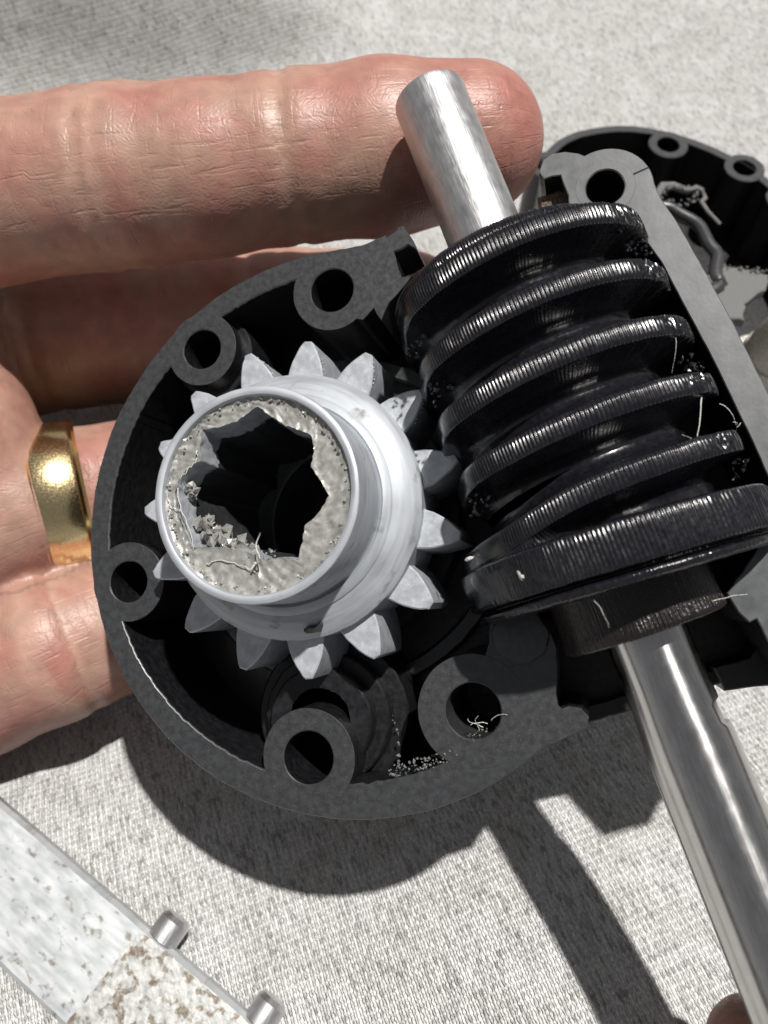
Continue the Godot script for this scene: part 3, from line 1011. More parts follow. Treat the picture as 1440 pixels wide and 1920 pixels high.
# ======================================================== the gear
func build_gear(gb: Transform3D) -> void:
	var g := thing("pinion_gear", "silver zinc pinion gear with fifteen pointed teeth and a crusted star shaped bore", "gear", gb)
	# rim of the hub, its outside wall and the stepped collar
	part("hub", lathe(PackedVector2Array([Vector2(11.0, 5.98), Vector2(10.6, 6.35), Vector2(10.2, 6.5), Vector2(9.95, 6.3), Vector2(9.8, 6.6), Vector2(9.84, 7.4), Vector2(9.9, 12.9), Vector2(9.82, 13.15), Vector2(9.6, 13.3), Vector2(9.3, 13.3), Vector2(9.12, 13.2), Vector2(9.0, 12.9), Vector2(9.0, 3.0)]), 128, 0.04, 3).mesh(), M.turned, g)
	part("collar", lathe(PackedVector2Array([Vector2(13.0, -6.0), Vector2(13.4, -5.6), Vector2(13.46, 4.15), Vector2(13.25, 4.4), Vector2(11.4, 5.75), Vector2(9.5, 6.0)]), 128, 0.09, 4).mesh(), M.turned, g)
	part("lower_hub", lathe(PackedVector2Array([Vector2(9.6, -14.6), Vector2(9.8, -14.4), Vector2(9.8, -5.9), Vector2(13.1, -5.9)]), 72, 0.03, 5).mesh(), M.zinc, g)
	# teeth: pointed, with curved flanks and rubbed edges
	var where := [66.5, 43.9, 20.3, -5.4, -30.6, -55.0, -79.6, -104.0, -127.9, -152.7, -176.4, 160.2, 136.0, 113.7, 89.1]
	for k in 15:
		var half := PackedVector2Array([Vector2(12.9, 2.1), Vector2(13.5, 1.95), Vector2(14.3, 1.82), Vector2(15.1, 1.58), Vector2(15.9, 1.25), Vector2(16.6, 0.88), Vector2(17.05, 0.6), Vector2(17.3, 0.38)])
		var p := PackedVector2Array()
		var rng := RandomNumberGenerator.new()
		rng.seed = 100 + k
		for q in half:
			p.append(Vector2(q.x + rng.randf_range(-0.05, 0.05), q.y + rng.randf_range(-0.04, 0.04)))
		for i in range(half.size() - 1, -1, -1):
			p.append(Vector2(half[i].x + rng.randf_range(-0.05, 0.05), -half[i].y + rng.randf_range(-0.04, 0.04)))
		var mb := extrude(p, 3.0 + rng.randf_range(-0.05, 0.05), -6.0, 0.14)
		part("tooth", mb.mesh(), M.zinc, g, Transform3D(Basis(Vector3.BACK, deg_to_rad(where[k])), Vector3.ZERO))
		if k in [0, 1, 2, 14]:
			var burr := MB.new()
			for q in 9:
				var along := q / 8.0
				crumb(burr, Vector3(lerpf(14.0, 17.0, along), lerpf(-1.85, -0.5, along * along), 2.75 - rng.randf() * 0.5), rng.randf_range(0.05, 0.16), rng)
			part("burr", burr.mesh(), M.zinc, g, Transform3D(Basis(Vector3.BACK, deg_to_rad(where[k])), Vector3.ZERO))
	# crusted lining round the star bore
	var star := PackedVector2Array([Vector2(2.7, 7.6), Vector2(3.5, 6.4), Vector2(4.7, 4.9), Vector2(5.8, 3.9), Vector2(6.7, 3.1), Vector2(6.5, 1.9), Vector2(5.7, 0.4), Vector2(6.2, -1.3), Vector2(6.4, -2.6), Vector2(4.9, -3.8), Vector2(3.5, -4.3), Vector2(2.8, -5.5), Vector2(1.9, -6.9), Vector2(0.5, -6.2), Vector2(-0.9, -6.0), Vector2(-1.7, -5.3), Vector2(-2.9, -4.2), Vector2(-4.1, -3.7), Vector2(-5.7, -3.0), Vector2(-7.5, -2.3), Vector2(-7.5, -1.1), Vector2(-7.7, -0.1), Vector2(-7.8, 0.9), Vector2(-7.4, 3.2), Vector2(-6.7, 4.2), Vector2(-5.3, 4.9), Vector2(-4.2, 5.0), Vector2(-3.7, 6.4), Vector2(-3.0, 7.7), Vector2(-1.6, 7.3), Vector2(0.4, 7.1), Vector2(1.5, 7.4)])
	part("bore_lining", lining(star, false, 0.0, 0.0, 0.0).mesh(), M.crust, g)
	# clean star facets deeper down
	part("bore_wall", lining(star, true, 12.62, 9.2, 0.0).mesh(), M.zinc, g)
	part("bore_core", lining(star, true, 9.4, -5.0, 0.03).mesh(), M.plastic, g)
	# torn foil edges that stand up along the left of the bore
	var rng2 := RandomNumberGenerator.new()
	rng2.seed = 8
	for path in [[Vector2(-4.1, 6.0), Vector2(-4.4, 5.2), Vector2(-5.4, 4.7), Vector2(-6.6, 4.2)], [Vector2(-8.2, 3.6), Vector2(-8.3, 2.4), Vector2(-8.0, 1.6), Vector2(-7.3, 1.4)], [Vector2(-7.0, 3.4), Vector2(-7.4, 1.2), Vector2(-7.0, -0.6), Vector2(-7.3, -2.6)], [Vector2(-6.6, -4.2), Vector2(-4.8, -4.6), Vector2(-3.2, -5.6), Vector2(-2.2, -6.6)]]:
		var c2 := Curve2D.new()
		for q in path:
			c2.add_point(q)
		var pts := PackedVector3Array()
		for s in 15:
			var q2 := c2.sample_baked(c2.get_baked_length() * s / 14.0)
			pts.append(Vector3(q2.x + rng2.randf_range(-0.12, 0.12), q2.y + rng2.randf_range(-0.12, 0.12), 12.75 + rng2.randf_range(-0.1, 0.1)))
		part("torn_edge", tube(pts, 0.07, 0.04, 5).mesh(), M.debris, g)
	# lumps of debris low on the left side of the bore
	for l in [[-5.4, -2.2, 10.2, 2.0], [-4.2, -3.6, 11.0, 1.7], [-6.4, -0.6, 10.6, 1.5], [-3.0, -4.4, 10.4, 1.2], [-6.6, 3.2, 11.0, 1.1]]:
		var lump := MB.new()
		for k in 26:
			crumb(lump, Vector3(rng2.randf_range(-0.5, 0.5), rng2.randf_range(-0.5, 0.5), rng2.randf_range(-0.5, 0.4)) * float(l[3]), float(l[3]) * rng2.randf_range(0.16, 0.42), rng2)
		part("debris_lump", lump.mesh(), M.crust, g, Transform3D(Basis(), Vector3(l[0], l[1], l[2]) * MM))
	var curl := PackedVector3Array()
	for s in 22:
		var u := s / 21.0
		curl.append(Vector3(-2.3 + 1.9 * u + 0.25 * sin(u * 14.0), -6.3 + 2.4 * u * u + 0.35 * sin(u * 9.0), 12.9 + 1.2 * u + 0.3 * cos(u * 11.0)))
	part("swarf_curl", tube(curl, 0.11, 0.06, 5).mesh(), M.debris, g)
	var crumbs := MB.new()
	for k in 130:
		var t := rng2.randf() * TAU
		crumb(crumbs, Vector3(cos(t) * rng2.randf_range(8.3, 8.95), sin(t) * rng2.randf_range(8.3, 8.95), 12.75), rng2.randf_range(0.06, 0.2), rng2)
	for k in 26:
		crumb(crumbs, Vector3(rng2.randf_range(-3.0, 0.2), rng2.randf_range(-6.0, -5.0), 12.5), rng2.randf_range(0.06, 0.18), rng2)
	var cr := part("crust_crumbs", crumbs.mesh(), M.crust, g)
	cr.set_meta("kind", "stuff")
	# a flake of black plastic pressed on the collar
	var flake := PackedVector2Array([Vector2(-1.0, 0.3), Vector2(-0.3, 0.45), Vector2(0.2, 0.2), Vector2(0.9, 0.5), Vector2(1.0, 0.1), Vector2(0.5, -0.5), Vector2(-0.3, -0.3), Vector2(-0.9, -0.1)])
	part("black_flake", extrude(flake, 0.12, -0.3, 0.04).mesh(), M.plastic, g, Transform3D(Basis(Vector3.RIGHT, 0.75), Vector3(-1.2, -12.6, 5.35) * MM))


func lining(star: PackedVector2Array, walls: bool, z0: float, z1: float, inset: float) -> MB:
	var n := FastNoiseLite.new()
	n.seed = 44
	n.frequency = 0.8
	n.fractal_octaves = 4
	var mb := MB.new()
	var dense := PackedVector2Array()
	for i in star.size():
		var a := star[i]
		var b := star[(i + 1) % star.size()]
		for k in 5:
			var q := a.lerp(b, k / 5.0)
			dense.append(q + Vector2(n.get_noise_2d(q.x * 2.0, q.y * 2.0), n.get_noise_2d(q.x * 2.0 + 50.0, q.y * 2.0)) * 0.14)
	var c := dense.size()
	var rows := 9
	for i in c:
		var q := dense[i]
		var o := q.normalized() * 9.02
		for j in rows:
			if walls:
				var f := float(j) / (rows - 1)
				var p := q * (1.0 + 0.02 * n.get_noise_2d(i * 0.4, j)) * lerpf(1.0 - inset, 0.97 - inset, f)
				mb.add(Vector3(p.x, p.y, lerpf(z0, z1, f) + (0.7 * n.get_noise_2d(i * 0.25, 70.0) if inset == 0.0 and f > 0.5 else 0.0)), Vector3.ZERO)
			else:
				var f := float(j) / (rows - 1)
				var p := o.lerp(q, f)
				var z := 12.75 - 0.35 * smoothstep(0.0, 0.25, f) * 0.6 + 0.30 * n.get_noise_2d(p.x * 2.2, p.y * 2.2) - 0.12 * smoothstep(0.85, 1.0, f)
				if f == 1.0:
					z = 12.62
				mb.add(Vector3(p.x, p.y, z), Vector3(0, 0, 1))
	for i in c:
		for j in rows - 1:
			var a := i * rows + j
			var b := ((i + 1) % c) * rows + j
			mb.ix.append_array(PackedInt32Array([a, b, b + 1, a, b + 1, a + 1]))
	mb.smooth()
	var s := 0.0
	for i in range(0, mb.v.size(), 5):
		s += -mb.n[i].dot(Vector3(mb.v[i].x, mb.v[i].y, 0)) if walls else mb.n[i].z
	if s < 0.0:
		for i in mb.n.size():
			mb.n[i] = -mb.n[i]
		for i in range(0, mb.ix.size(), 3):
			var b := mb.ix[i + 1]
			mb.ix[i + 1] = mb.ix[i + 2]
			mb.ix[i + 2] = b
	return mb


# ======================================================== the second shell
func build_second_shell() -> void:
	# lies open side up on the cloth beyond the worm; its own axes: x right, y away, z up
	var at := Transform3D(Basis(Vector3(1, 0, 0), Vector3(0, 0, -1), Vector3(0, 1, 0)), Vector3(48.0, 16.0, -106.0) * MM)
	var s := thing("housing_shell", "second black plastic housing shell lying open on the cloth beyond the worm", "gearbox shell", at)
	var path := PackedVector2Array([Vector2(-6, -26), Vector2(-16, -12), Vector2(-20, 4), Vector2(-19.2, 14.5), Vector2(-18.6, 18.3), Vector2(-17.6, 20.6), Vector2(-15.4, 23.4), Vector2(-11.2, 26.3), Vector2(-3.8, 28.1), Vector2(3.3, 27.4), Vector2(10.9, 24.2), Vector2(17.1, 19.7), Vector2(22.7, 13.5), Vector2(27, 5), Vector2(29, -6), Vector2(27, -18), Vector2(20, -27)])
	var c := Curve2D.new()
	for i in path.size():
		var tg := (path[mini(i + 1, path.size() - 1)] - path[maxi(i - 1, 0)]) / 6.0
		c.add_point(path[i], -tg, tg)
	var outer := PackedVector2Array()
	var inner := PackedVector2Array()
	var total := c.get_baked_length()
	for k in 90:
		var d := total * k / 89.0
		var p := c.sample_baked(d)
		var q := c.sample_baked(minf(d + 0.4, total)) - c.sample_baked(maxf(d - 0.4, 0.0))
		var nn := Vector2(q.y, -q.x).normalized()
		outer.append(p)
		inner.append(p + nn * 1.7)
	for k in inner.size():
		for b in [[5.9, 22.6, 2.1], [19.0, 16.2, 2.1], [-17.6, 17.0, 1.9], [24.6, 8.0, 2.1]]:
			var q := inner[k]
			var steps := 0
			while q.distance_to(Vector2(b[0], b[1])) < b[2] + 0.45 and steps < 18:
				steps += 1
				q = inner[k].lerp(outer[k], steps * 0.05)
			inner[k] = q
	scuffed("rim_wall", path_wall(outer, inner, 0.0, -15.0), -0.5, M.plastic, s)
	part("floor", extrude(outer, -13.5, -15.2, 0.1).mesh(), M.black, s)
	for b in [[5.9, 22.6, 2.1, 3.7], [19.0, 16.2, 2.1, 3.7], [-17.6, 17.0, 1.9, 3.6], [24.6, 8.0, 2.1, 3.4]]:
		var p := PackedVector2Array([Vector2(b[3], -13.6), Vector2(b[3], -0.05), Vector2(b[3] - 0.12, 0.07), Vector2(b[2] + 0.12, 0.07), Vector2(b[2], -0.05), Vector2(b[2], -13.6)])
		scuffed("screw_boss", lathe(p, 56, 0.08, int(b[0] + 50.0)), -0.4, M.plastic, s, Transform3D(Basis(), Vector3(b[0], b[1], 0) * MM))
	# a curved lip and a broken shelf beside the side wall
	var lc := Curve3D.new()
	for q in [Vector2(-2.5, 2.6), Vector2(2.0, 0.8), Vector2(5.2, -2.4), Vector2(7.0, -8.7), Vector2(6.4, -15.5), Vector2(3.2, -19.7)]:
		lc.add_point(Vector3(q.x, q.y, 4.0), Vector3(-1.2, 1.6, 0), Vector3(1.2, -1.6, 0))
	var lip := PackedVector3Array()
	for k in 40:
		lip.append(lc.sample_baked(lc.get_baked_length() * k / 39.0))
	part("curved_lip", tube(lip, 0.85, 1.25, 10).mesh(), M.plastic, s)
	var shelf := PackedVector2Array([Vector2(-0.1, -19.2), Vector2(3.0, -16.4), Vector2(6.8, -12.3), Vector2(10.7, -12.7), Vector2(14.8, -14.1), Vector2(13.6, -17.5), Vector2(9.6, -20.3), Vector2(8.9, -23.8), Vector2(3.6, -22.3), Vector2(0.4, -21.4)])
	var sh := part("broken_shelf", extrude(shelf, 4.2, 2.2, 0.2, 0.3, 17).mesh(), M.fuzz, s)
	sh.set_meta("label", "pale torn shelf with a fibrous broken edge")
	var torn := PackedVector2Array([Vector2(-0.9, 3.6), Vector2(0.6, 5.8), Vector2(2.8, 7.0), Vector2(4.5, 6.8), Vector2(5.1, 4.9), Vector2(6.3, 5.4), Vector2(7.9, 6.2), Vector2(8.1, 4.1), Vector2(6.6, 2.0), Vector2(7.4, 0.2), Vector2(9.6, -1.8)])
	var tp := PackedVector3Array()
	for k in torn.size():
		tp.append(Vector3(torn[k].x, torn[k].y, 4.0 + 0.8 * sin(k * 1.7)))
	part("torn_flake", tube(tp, 0.75, 0.3, 7).mesh(), M.fuzz, s)
	var rng := RandomNumberGenerator.new()
	rng.seed = 18
	var fz := MB.new()
	for k in 90:
		var u := rng.randf()
		var q := Vector2(6.4, -12.4).lerp(Vector2(14.4, -13.8), u)
		crumb(fz, Vector3(q.x, q.y + rng.randf_range(-0.6, 0.5), rng.randf_range(3.2, 4.6)), rng.randf_range(0.10, 0.38), rng)
	for k in 60:
		var t := rng.randf() * TAU
		crumb(fz, Vector3(3.4 + cos(t) * 3.2 + rng.randf_range(-0.6, 0.6), 4.2 + sin(t) * 1.9, 4.0 + rng.randf_range(-0.8, 0.8)), rng.randf_range(0.12, 0.42), rng)
	var st := part("torn_fibres", fz.mesh(), M.fuzz, s)
	st.set_meta("kind", "stuff")
	# the pale bushing that stands in it
	var bt := Transform3D(Basis(Vector3(1, 0, 0), Vector3(0, 0, -1), Vector3(0, 1, 0)) * Basis(Vector3.RIGHT, 0.15), Vector3(61.8, 15.0, -78.0) * MM)
	var b2 := thing("bushing", "greasy pale cylindrical bushing standing in the second shell", "bushing", bt)
	part("barrel", lathe(PackedVector2Array([Vector2(5.0, -7.0), Vector2(5.0, 3.0), Vector2(4.7, 3.3), Vector2(4.9, 5.0), Vector2(4.6, 8.0), Vector2(4.4, 13.0), Vector2(3.9, 13.5), Vector2(2.4, 13.5), Vector2(2.2, 13.0), Vector2(2.2, -7.0)]), 64, 0.1, 71).mesh(), M.clear, b2)
	part("foot_flange", lathe(PackedVector2Array([Vector2(6.6, -7.2), Vector2(6.6, -2.2), Vector2(6.3, -1.9), Vector2(4.5, -1.9)]), 64, 0.06, 72).mesh(), M.clear, b2)


# ======================================================== flesh
func capsule(p: Vector3, a: Vector3, b: Vector3, ra: float, rb: float) -> float:
	var ab := b - a
	var t := clampf((p - a).dot(ab) / ab.length_squared(), 0.0, 1.0)
	return (p - a - ab * t).length() - lerpf(ra, rb, t)


func smin(a: float, b: float, k: float) -> float:
	var h := maxf(k - absf(a - b), 0.0) / k
	return minf(a, b) - h * h * k * 0.25


class Flesh:
	var chains: Array = []      # each: {p: joints, r: radii, creases: [[distance along, depth]], len}
	var web: Array = []         # palm bones
	var lo := Vector3.ONE * 1e9
	var hi := Vector3.ONE * -1e9
	var view := Vector3.UP

	func cap(p: Vector3, a: Vector3, b: Vector3, ra: float, rb: float) -> float:
		var ab := b - a
		var t := clampf((p - a).dot(ab) / ab.length_squared(), 0.0, 1.0)
		return (p - a - ab * t).length() - lerpf(ra, rb, t)

	func mix(a: float, b: float, k: float) -> float:
		var h := maxf(k - absf(a - b), 0.0) / k
		return minf(a, b) - h * h * k * 0.25

	func grow(p: Vector3, r: float) -> void:
		lo = lo.min(p - Vector3.ONE * r)
		hi = hi.max(p + Vector3.ONE * r)

	func chain(joints: Array, creases: Array) -> void:
		var ps := PackedVector3Array()
		var rs := PackedFloat32Array()
		var run := PackedFloat32Array()
		var d := 0.0
		for k in joints.size():
			ps.append(joints[k][0])
			rs.append(joints[k][1])
			if k > 0:
				d += ps[k].distance_to(ps[k - 1])
			run.append(d)
			grow(ps[k], rs[k] + 1.0)
		var most := 0.0
		for k in ps.size():
			var ab := ps[-1] - ps[0]
			var t := clampf((ps[k] - ps[0]).dot(ab) / ab.length_squared(), 0.0, 1.0)
			most = maxf(most, ps[k].distance_to(ps[0] + ab * t) + rs[k])
		chains.append({"p": ps, "r": rs, "run": run, "creases": creases, "most": most})

	func finger(c: Dictionary, p: Vector3) -> float:
		var ps: PackedVector3Array = c.p
		var rs: PackedFloat32Array = c.r
		var d := 1e9
		for k in ps.size() - 1:
			d = mix(d, cap(p, ps[k], ps[k + 1], rs[k], rs[k + 1]), 1.6) if k > 0 else cap(p, ps[0], ps[1], rs[0], rs[1])
		if d < 2.0 and d > -2.0:
			var a := along(c, p)
			for cr in c.creases:
				var t: float = (a - cr[0]) / cr[2]
				if absf(t) < 3.0:
					d += cr[1] * exp(-t * t)
		return d

	func along(c: Dictionary, p: Vector3) -> float:
		var ps: PackedVector3Array = c.p
		var best := 1e9
		var at := 0.0
		for k in ps.size() - 1:
			var ab := ps[k + 1] - ps[k]
			var t := (p - ps[k]).dot(ab) / ab.length_squared()
			if k < ps.size() - 2:
				t = minf(t, 1.0)
			if k > 0:
				t = maxf(t, 0.0)
			var q := ps[k] + ab * t
			var d := p.distance_squared_to(q)
			if d < best:
				best = d
				at = c.run[k] + t * ab.length()
		return at

	func sdf(p: Vector3) -> float:
		var w := 1e9
		for b in web:
			if p.x > b[4] and w < 1e8:
				continue
			w = mix(w, cap(p, b[0], b[1], b[2], b[3]), 10.0) if w < 1e8 else cap(p, b[0], b[1], b[2], b[3])
		var d := w
		for c in chains:
			if cap(p, c.p[0], c.p[-1], c.most, c.most) < d + 2.1:
				d = mix(d, finger(c, p), 2.0)
		return d


func nets(f: Flesh, cell: float) -> MB:
	# surface nets on the cells that the surface crosses, found by halving boxes
	var mb := MB.new()
	var levels := 0
	var span := (f.hi - f.lo)
	var big := maxf(span.x, maxf(span.y, span.z))
	while cell * (1 << levels) < 16.0:
		levels += 1
	var block := cell * (1 << levels)
	var counts := Vector3i(ceili(span.x / block), ceili(span.y / block), ceili(span.z / block))
	var todo: Array[Vector4i] = []
	for x in counts.x:
		for y in counts.y:
			for z in counts.z:
				todo.append(Vector4i(x << levels, y << levels, z << levels, levels))
	var corner := {}
	var cells := {}
	while not todo.is_empty():
		var q: Vector4i = todo.pop_back()
		var s := 1 << q.w
		if q.w > 0:
			var mid := f.lo + Vector3(q.x + s * 0.5, q.y + s * 0.5, q.z + s * 0.5) * cell
			if absf(f.sdf(mid)) > s * cell * 0.95 + 0.6:
				continue
			var hs := s >> 1
			for k in 8:
				todo.append(Vector4i(q.x + hs * (k & 1), q.y + hs * ((k >> 1) & 1), q.z + hs * (k >> 2), q.w - 1))
			continue
		var vals := PackedFloat32Array()
		var neg := 0
		for k in 8:
			var g := Vector3i(q.x + (k & 1), q.y + ((k >> 1) & 1), q.z + (k >> 2))
			var d: float
			if corner.has(g):
				d = corner[g]
			else:
				d = f.sdf(f.lo + Vector3(g) * cell)
				corner[g] = d
			vals.append(d)
			if d < 0.0:
				neg += 1
		if neg == 0 or neg == 8:
			continue
		var sum := Vector3.ZERO
		var n := 0
		for e in [[0, 1], [2, 3], [4, 5], [6, 7], [0, 2], [1, 3], [4, 6], [5, 7], [0, 4], [1, 5], [2, 6], [3, 7]]:
			var a: float = vals[e[0]]
			var b: float = vals[e[1]]
			if (a < 0.0) != (b < 0.0):
				var t := a / (a - b)
				var pa := Vector3(e[0] & 1, (e[0] >> 1) & 1, e[0] >> 2)
				var pb := Vector3(e[1] & 1, (e[1] >> 1) & 1, e[1] >> 2)
				sum += pa.lerp(pb, t)
				n += 1
		var p := f.lo + (Vector3(q.x, q.y, q.z) + sum / n) * cell
		cells[Vector3i(q.x, q.y, q.z)] = mb.add(p, Vector3.ZERO)
	for c: Vector3i in cells:
		for ax in 3:
			var u := Vector3i.ZERO
			u[ax] = 1
			var o1 := Vector3i.ZERO
			o1[(ax + 1) % 3] = 1
			var o2 := Vector3i.ZERO
			o2[(ax + 2) % 3] = 1
			if not (corner.has(c) and corner.has(c + u)):
				continue
			var a: float = corner[c]
			var b: float = corner[c + u]
			if (a < 0.0) == (b < 0.0):
				continue
			if not (cells.has(c - o1) and cells.has(c - o2) and cells.has(c - o1 - o2)):
				continue
			var i0: int = cells[c]
			var i1: int = cells[c - o1]
			var i2: int = cells[c - o1 - o2]
			var i3: int = cells[c - o2]
			if a < 0.0:
				mb.ix.append_array(PackedInt32Array([i0, i2, i1, i0, i3, i2]))
			else:
				mb.ix.append_array(PackedInt32Array([i0, i1, i2, i0, i2, i3]))
	mb.smooth()
	var test := 0.0
	for k in range(0, mb.v.size(), 97):
		test += f.sdf(mb.v[k] + mb.n[k] * 0.5) - f.sdf(mb.v[k] - mb.n[k] * 0.5)
	if test < 0.0:
		for k in mb.n.size():
			mb.n[k] = -mb.n[k]
		for k in range(0, mb.ix.size(), 3):
			var t := mb.ix[k + 1]
			mb.ix[k + 1] = mb.ix[k + 2]
			mb.ix[k + 2] = t
	return mb


func skin_coat(f: Flesh, mb: MB, tint: Color, seed_: int) -> void:
	# texture coordinates along and round each finger, and the blotchy colour of skin
	var n := FastNoiseLite.new()
	n.seed = seed_
	n.frequency = 0.09
	n.fractal_octaves = 3
	for i in mb.v.size():
		var p := mb.v[i]
		var best := 1e9
		var u := 0.0
		var v := 0.0
		var tipness := 0.0
		var joint := 0.0
		for k in f.chains.size():
			var c: Dictionary = f.chains[k]
			var ps: PackedVector3Array = c.p
			if f.cap(p, ps[0], ps[-1], c.most, c.most) > best:
				continue
			for j in ps.size() - 1:
				var ab := ps[j + 1] - ps[j]
				var t := (p - ps[j]).dot(ab) / ab.length_squared()
				var tc := clampf(t, 0.0, 1.0)
				var d: float = p.distance_to(ps[j] + ab * tc) - c.r[j]
				if d < best:
					best = d
					var dir := ab.normalized()
					var side := dir.cross(Vector3(0, 0.891, 0.454)).normalized()
					var out := side.cross(dir)
					var o := p - ps[j] - ab * t
					u = c.run[j] + t * ab.length() + k * 37.0
					v = atan2(o.dot(side), o.dot(out)) * 10.5
					tipness = smoothstep(c.run[-1] - 22.0, c.run[-1] + 4.0, c.run[j] + t * ab.length())
					joint = 0.0
					for cr in c.creases:
						joint = maxf(joint, exp(-pow((c.run[j] + t * ab.length() - cr[0]) / 1.2, 2.0)))
		mb.uv[i] = Vector2(u, v)
		var b := n.get_noise_3dv(p)
		var b2 := n.get_noise_3dv(p * 4.0 + Vector3(30, 0, 0))
		var red := clampf(0.35 + 0.9 * b + 0.35 * tipness, 0.0, 1.0)
		var c0 := tint.lerp(Color(tint.r * 0.95, tint.g * 0.66, tint.b * 0.70), red)
		c0 = c0.lerp(Color(tint.r * 1.12, tint.g * 1.16, tint.b * 1.15), joint * 0.7)
		c0 = c0 * (1.0 + 0.22 * b2 + 0.12 * n.get_noise_3dv(p * 14.0))
		c0.a = 1.0
		mb.col.append(c0)


func build_hand() -> void:
	var f := Flesh.new()
	f.chain([[Vector3(-84.9, 35.3, -81.6), 14.0], [Vector3(-49.2, 45.4, -81.0), 10.6], [Vector3(-33.5, 46.9, -81.9), 10.8], [Vector3(-22.2, 47.8, -82.3), 10.1], [Vector3(-11.4, 48.6, -83.4), 9.9], [Vector3(0.0, 49.2, -84.4), 10.1], [Vector3(10.8, 49.6, -85.5), 9.1]],
		[[51.8, 0.5, 0.8], [53.8, 0.35, 0.7], [74.9, 0.5, 0.9]])
	f.chain([[Vector3(-95.9, 13.9, -70.4), 14.0], [Vector3(-63.1, 14.9, -83.3), 13.4], [Vector3(-41.5, 14.9, -85.5), 12.2], [Vector3(-17.4, 16.9, -85.1), 11.2], [Vector3(3.4, 18.9, -84.5), 10.0]],
		[[44.0, 0.5, 0.8], [78.0, 0.5, 0.8]])
	f.chain([[Vector3(-94.3, 5.8, -50.1), 13.0], [Vector3(-52.3, 17.1, -50.1), 10.3], [Vector3(-46.4, 14.3, -53.4), 10.1], [Vector3(-30.9, 10.0, -60.5), 9.8], [Vector3(-10.1, 10.5, -63.7), 9.0]],
		[[38.0, 0.4, 0.7], [66.0, 0.4, 0.7]])
	f.chain([[Vector3(-92.8, -5.7, -23.1), 12.5], [Vector3(-57.7, 6.1, -28.6), 10.6], [Vector3(-46.6, 9.2, -32.4), 10.4], [Vector3(-33.3, 6.2, -39.8), 10.0], [Vector3(-16.4, 5.2, -46.7), 8.6]],
		[[33.0, 0.45, 0.8], [52.0, 0.4, 0.7]])
	f.chain([[Vector3(-115.3, 33.5, -82.4), 17.0], [Vector3(-93.8, 51.3, -95.2), 13.0], [Vector3(-81.2, 64.1, -102.8), 11.5], [Vector3(-72.8, 73.5, -112.4), 10.0]], [])
	f.web = [[Vector3(-90.4, 30.9, -86.1), Vector3(-94.4, -3.4, -27.5), 15.0, 14.0], [Vector3(-134.1, 23.1, -84.0), Vector3(-138.5, -6.7, -34.2), 18.0, 18.0], [Vector3(-90.4, 30.9, -86.1), Vector3(-134.1, 23.1, -84.0), 15.0, 18.0], [Vector3(-94.4, -3.4, -27.5), Vector3(-138.5, -6.7, -34.2), 14.0, 18.0], [Vector3(-136.0, 8.0, -60.0), Vector3(-192.9, 5.1, -61.8), 20.0, 25.0], [Vector3(-58.7, 23.3, -55.8), Vector3(-57.2, 18.7, -44.5), 8.7, 8.2], [Vector3(-58.7, 23.3, -55.8), Vector3(-67.2, 27.1, -74.2), 8.7, 12.0], [Vector3(-115.0, 14.0, -58.0), Vector3(-70.0, 17.0, -52.0), 16.0, 9.0]]
	for b in f.web:
		f.grow(b[0], b[2] + 2.0)
		f.grow(b[1], b[3] + 2.0)
		b.append(maxf(b[0].x + b[2], b[1].x + b[3]) + 14.0)
	var mb := nets(f, 0.75)
	skin_coat(f, mb, Color(0.375, 0.226, 0.172), 17)
	var o := MeshInstance3D.new()
	o.name = "hand"
	o.mesh = mb.mesh()
	o.material_override = M.skin
	tag(o, "left hand, palm up, holding the black gearbox with the index finger behind the shaft stub", "hand")
	add_child(o, true)


func build_other_finger() -> void:
	var f := Flesh.new()
	f.chain([[Vector3(35.2, 27.0, 12.0), 4.6], [Vector3(40.0, 21.0, 20.0), 6.6], [Vector3(52.0, 12.0, 36.0), 8.5], [Vector3(74.0, 2.0, 58.0), 9.5]], [[14.0, 0.3, 0.7]])
	var mb := nets(f, 0.8)
	skin_coat(f, mb, Color(0.375, 0.226, 0.172), 19)
	var o := MeshInstance3D.new()
	o.name = "fingertip"
	o.mesh = mb.mesh()
	o.material_override = M.skin
	tag(o, "fingertip of another hand pressed under the free end of the long steel shaft", "finger")
	add_child(o, true)


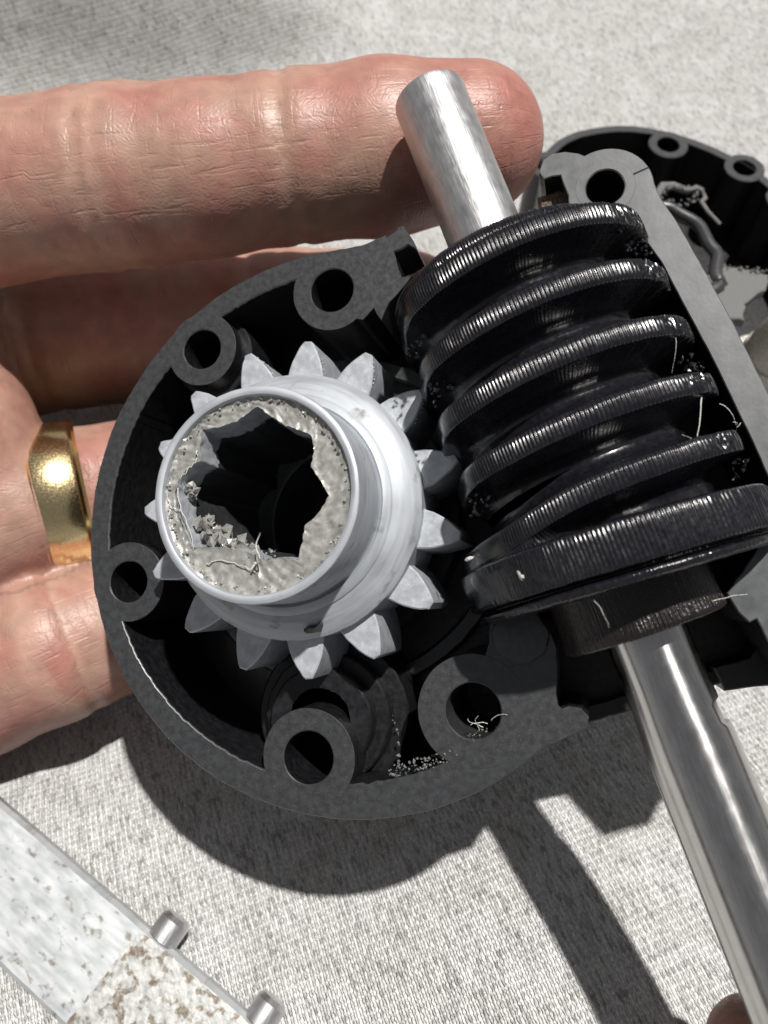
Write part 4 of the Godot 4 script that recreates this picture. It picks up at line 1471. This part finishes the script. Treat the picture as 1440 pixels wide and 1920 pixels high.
func build_ring() -> void:
	var a := Vector3(-47.6, 14.9, -53.0)
	var d := Vector3(0.93, -0.203, -0.328).normalized()
	var x := d.cross(Vector3.UP).normalized()
	var y := d.cross(x)
	var r := thing("finger_ring", "worn gold band with two bright edge lines on the ring finger", "ring", Transform3D(Basis(x, y, d), (a + Vector3(0.6, 0.2, 0)) * MM))
	part("band", lathe(PackedVector2Array([Vector2(10.25, -2.7), Vector2(11.1, -2.7), Vector2(11.22, -2.4), Vector2(11.26, 0.0), Vector2(11.22, 2.4), Vector2(11.1, 2.7), Vector2(10.25, 2.7), Vector2(10.25, -2.7)]), 120, 0.012, 81).mesh(), M.gold, r)
	for s in [-1.0, 1.0]:
		part("edge_line", lathe(PackedVector2Array([Vector2(10.25, s * 3.2 - 0.42), Vector2(11.35, s * 3.2 - 0.42), Vector2(11.1, s * 3.2), Vector2(11.35, s * 3.2 + 0.42), Vector2(10.5, s * 3.2 + 0.42), Vector2(10.5, s * 3.2 - 0.42)]), 120, 0.02, 82).mesh(), M.gold_edge, r)


# ======================================================== the bracket
func build_bar() -> void:
	# its long axis runs down to the right; own axes: x along, y across, z up
	var x := Vector3(32.6, 0, 22.4).normalized()
	var y := Vector3(x.z, 0, -x.x)
	var at := Transform3D(Basis(x, y, Vector3.UP), Vector3(-31.9, 9.0, 8.0) * MM)
	var b := thing("steel_bracket", "flat galvanised metal bracket with worn patches and two side pins lying on the cloth", "bracket", at)
	var half := 6.5
	var whole := PackedVector2Array([Vector2(-60, -half), Vector2(60, -half), Vector2(60, half), Vector2(-60, half)])
	part("plate", extrude(whole, 0.0, -3.2, 0.55, 0.04, 91).mesh(), M.bracket, b)
	var worn := PackedVector2Array([Vector2(-1.6, 0.55 - half), Vector2(59, 0.55 - half), Vector2(59, half - 0.55), Vector2(-0.9, half - 0.55)])
	var lp := part("worn_face", extrude(worn, 0.03, -0.4, 0.02, 0.16, 92).mesh(), M.bracket_worn, b)
	lp.set_meta("label", "rough yellowish worn end of the bracket")
	for px in [1.6, 16.6]:
		part("side_pin", lathe(PackedVector2Array([Vector2(1.95, 0.0), Vector2(1.95, 2.5), Vector2(1.5, 3.1), Vector2(0.0, 3.15)]), 40, 0.06, 93).mesh(), M.brushed, b, Transform3D(Basis(Vector3.RIGHT, -PI / 2.0), Vector3(px, half - 0.2, -1.4) * MM))
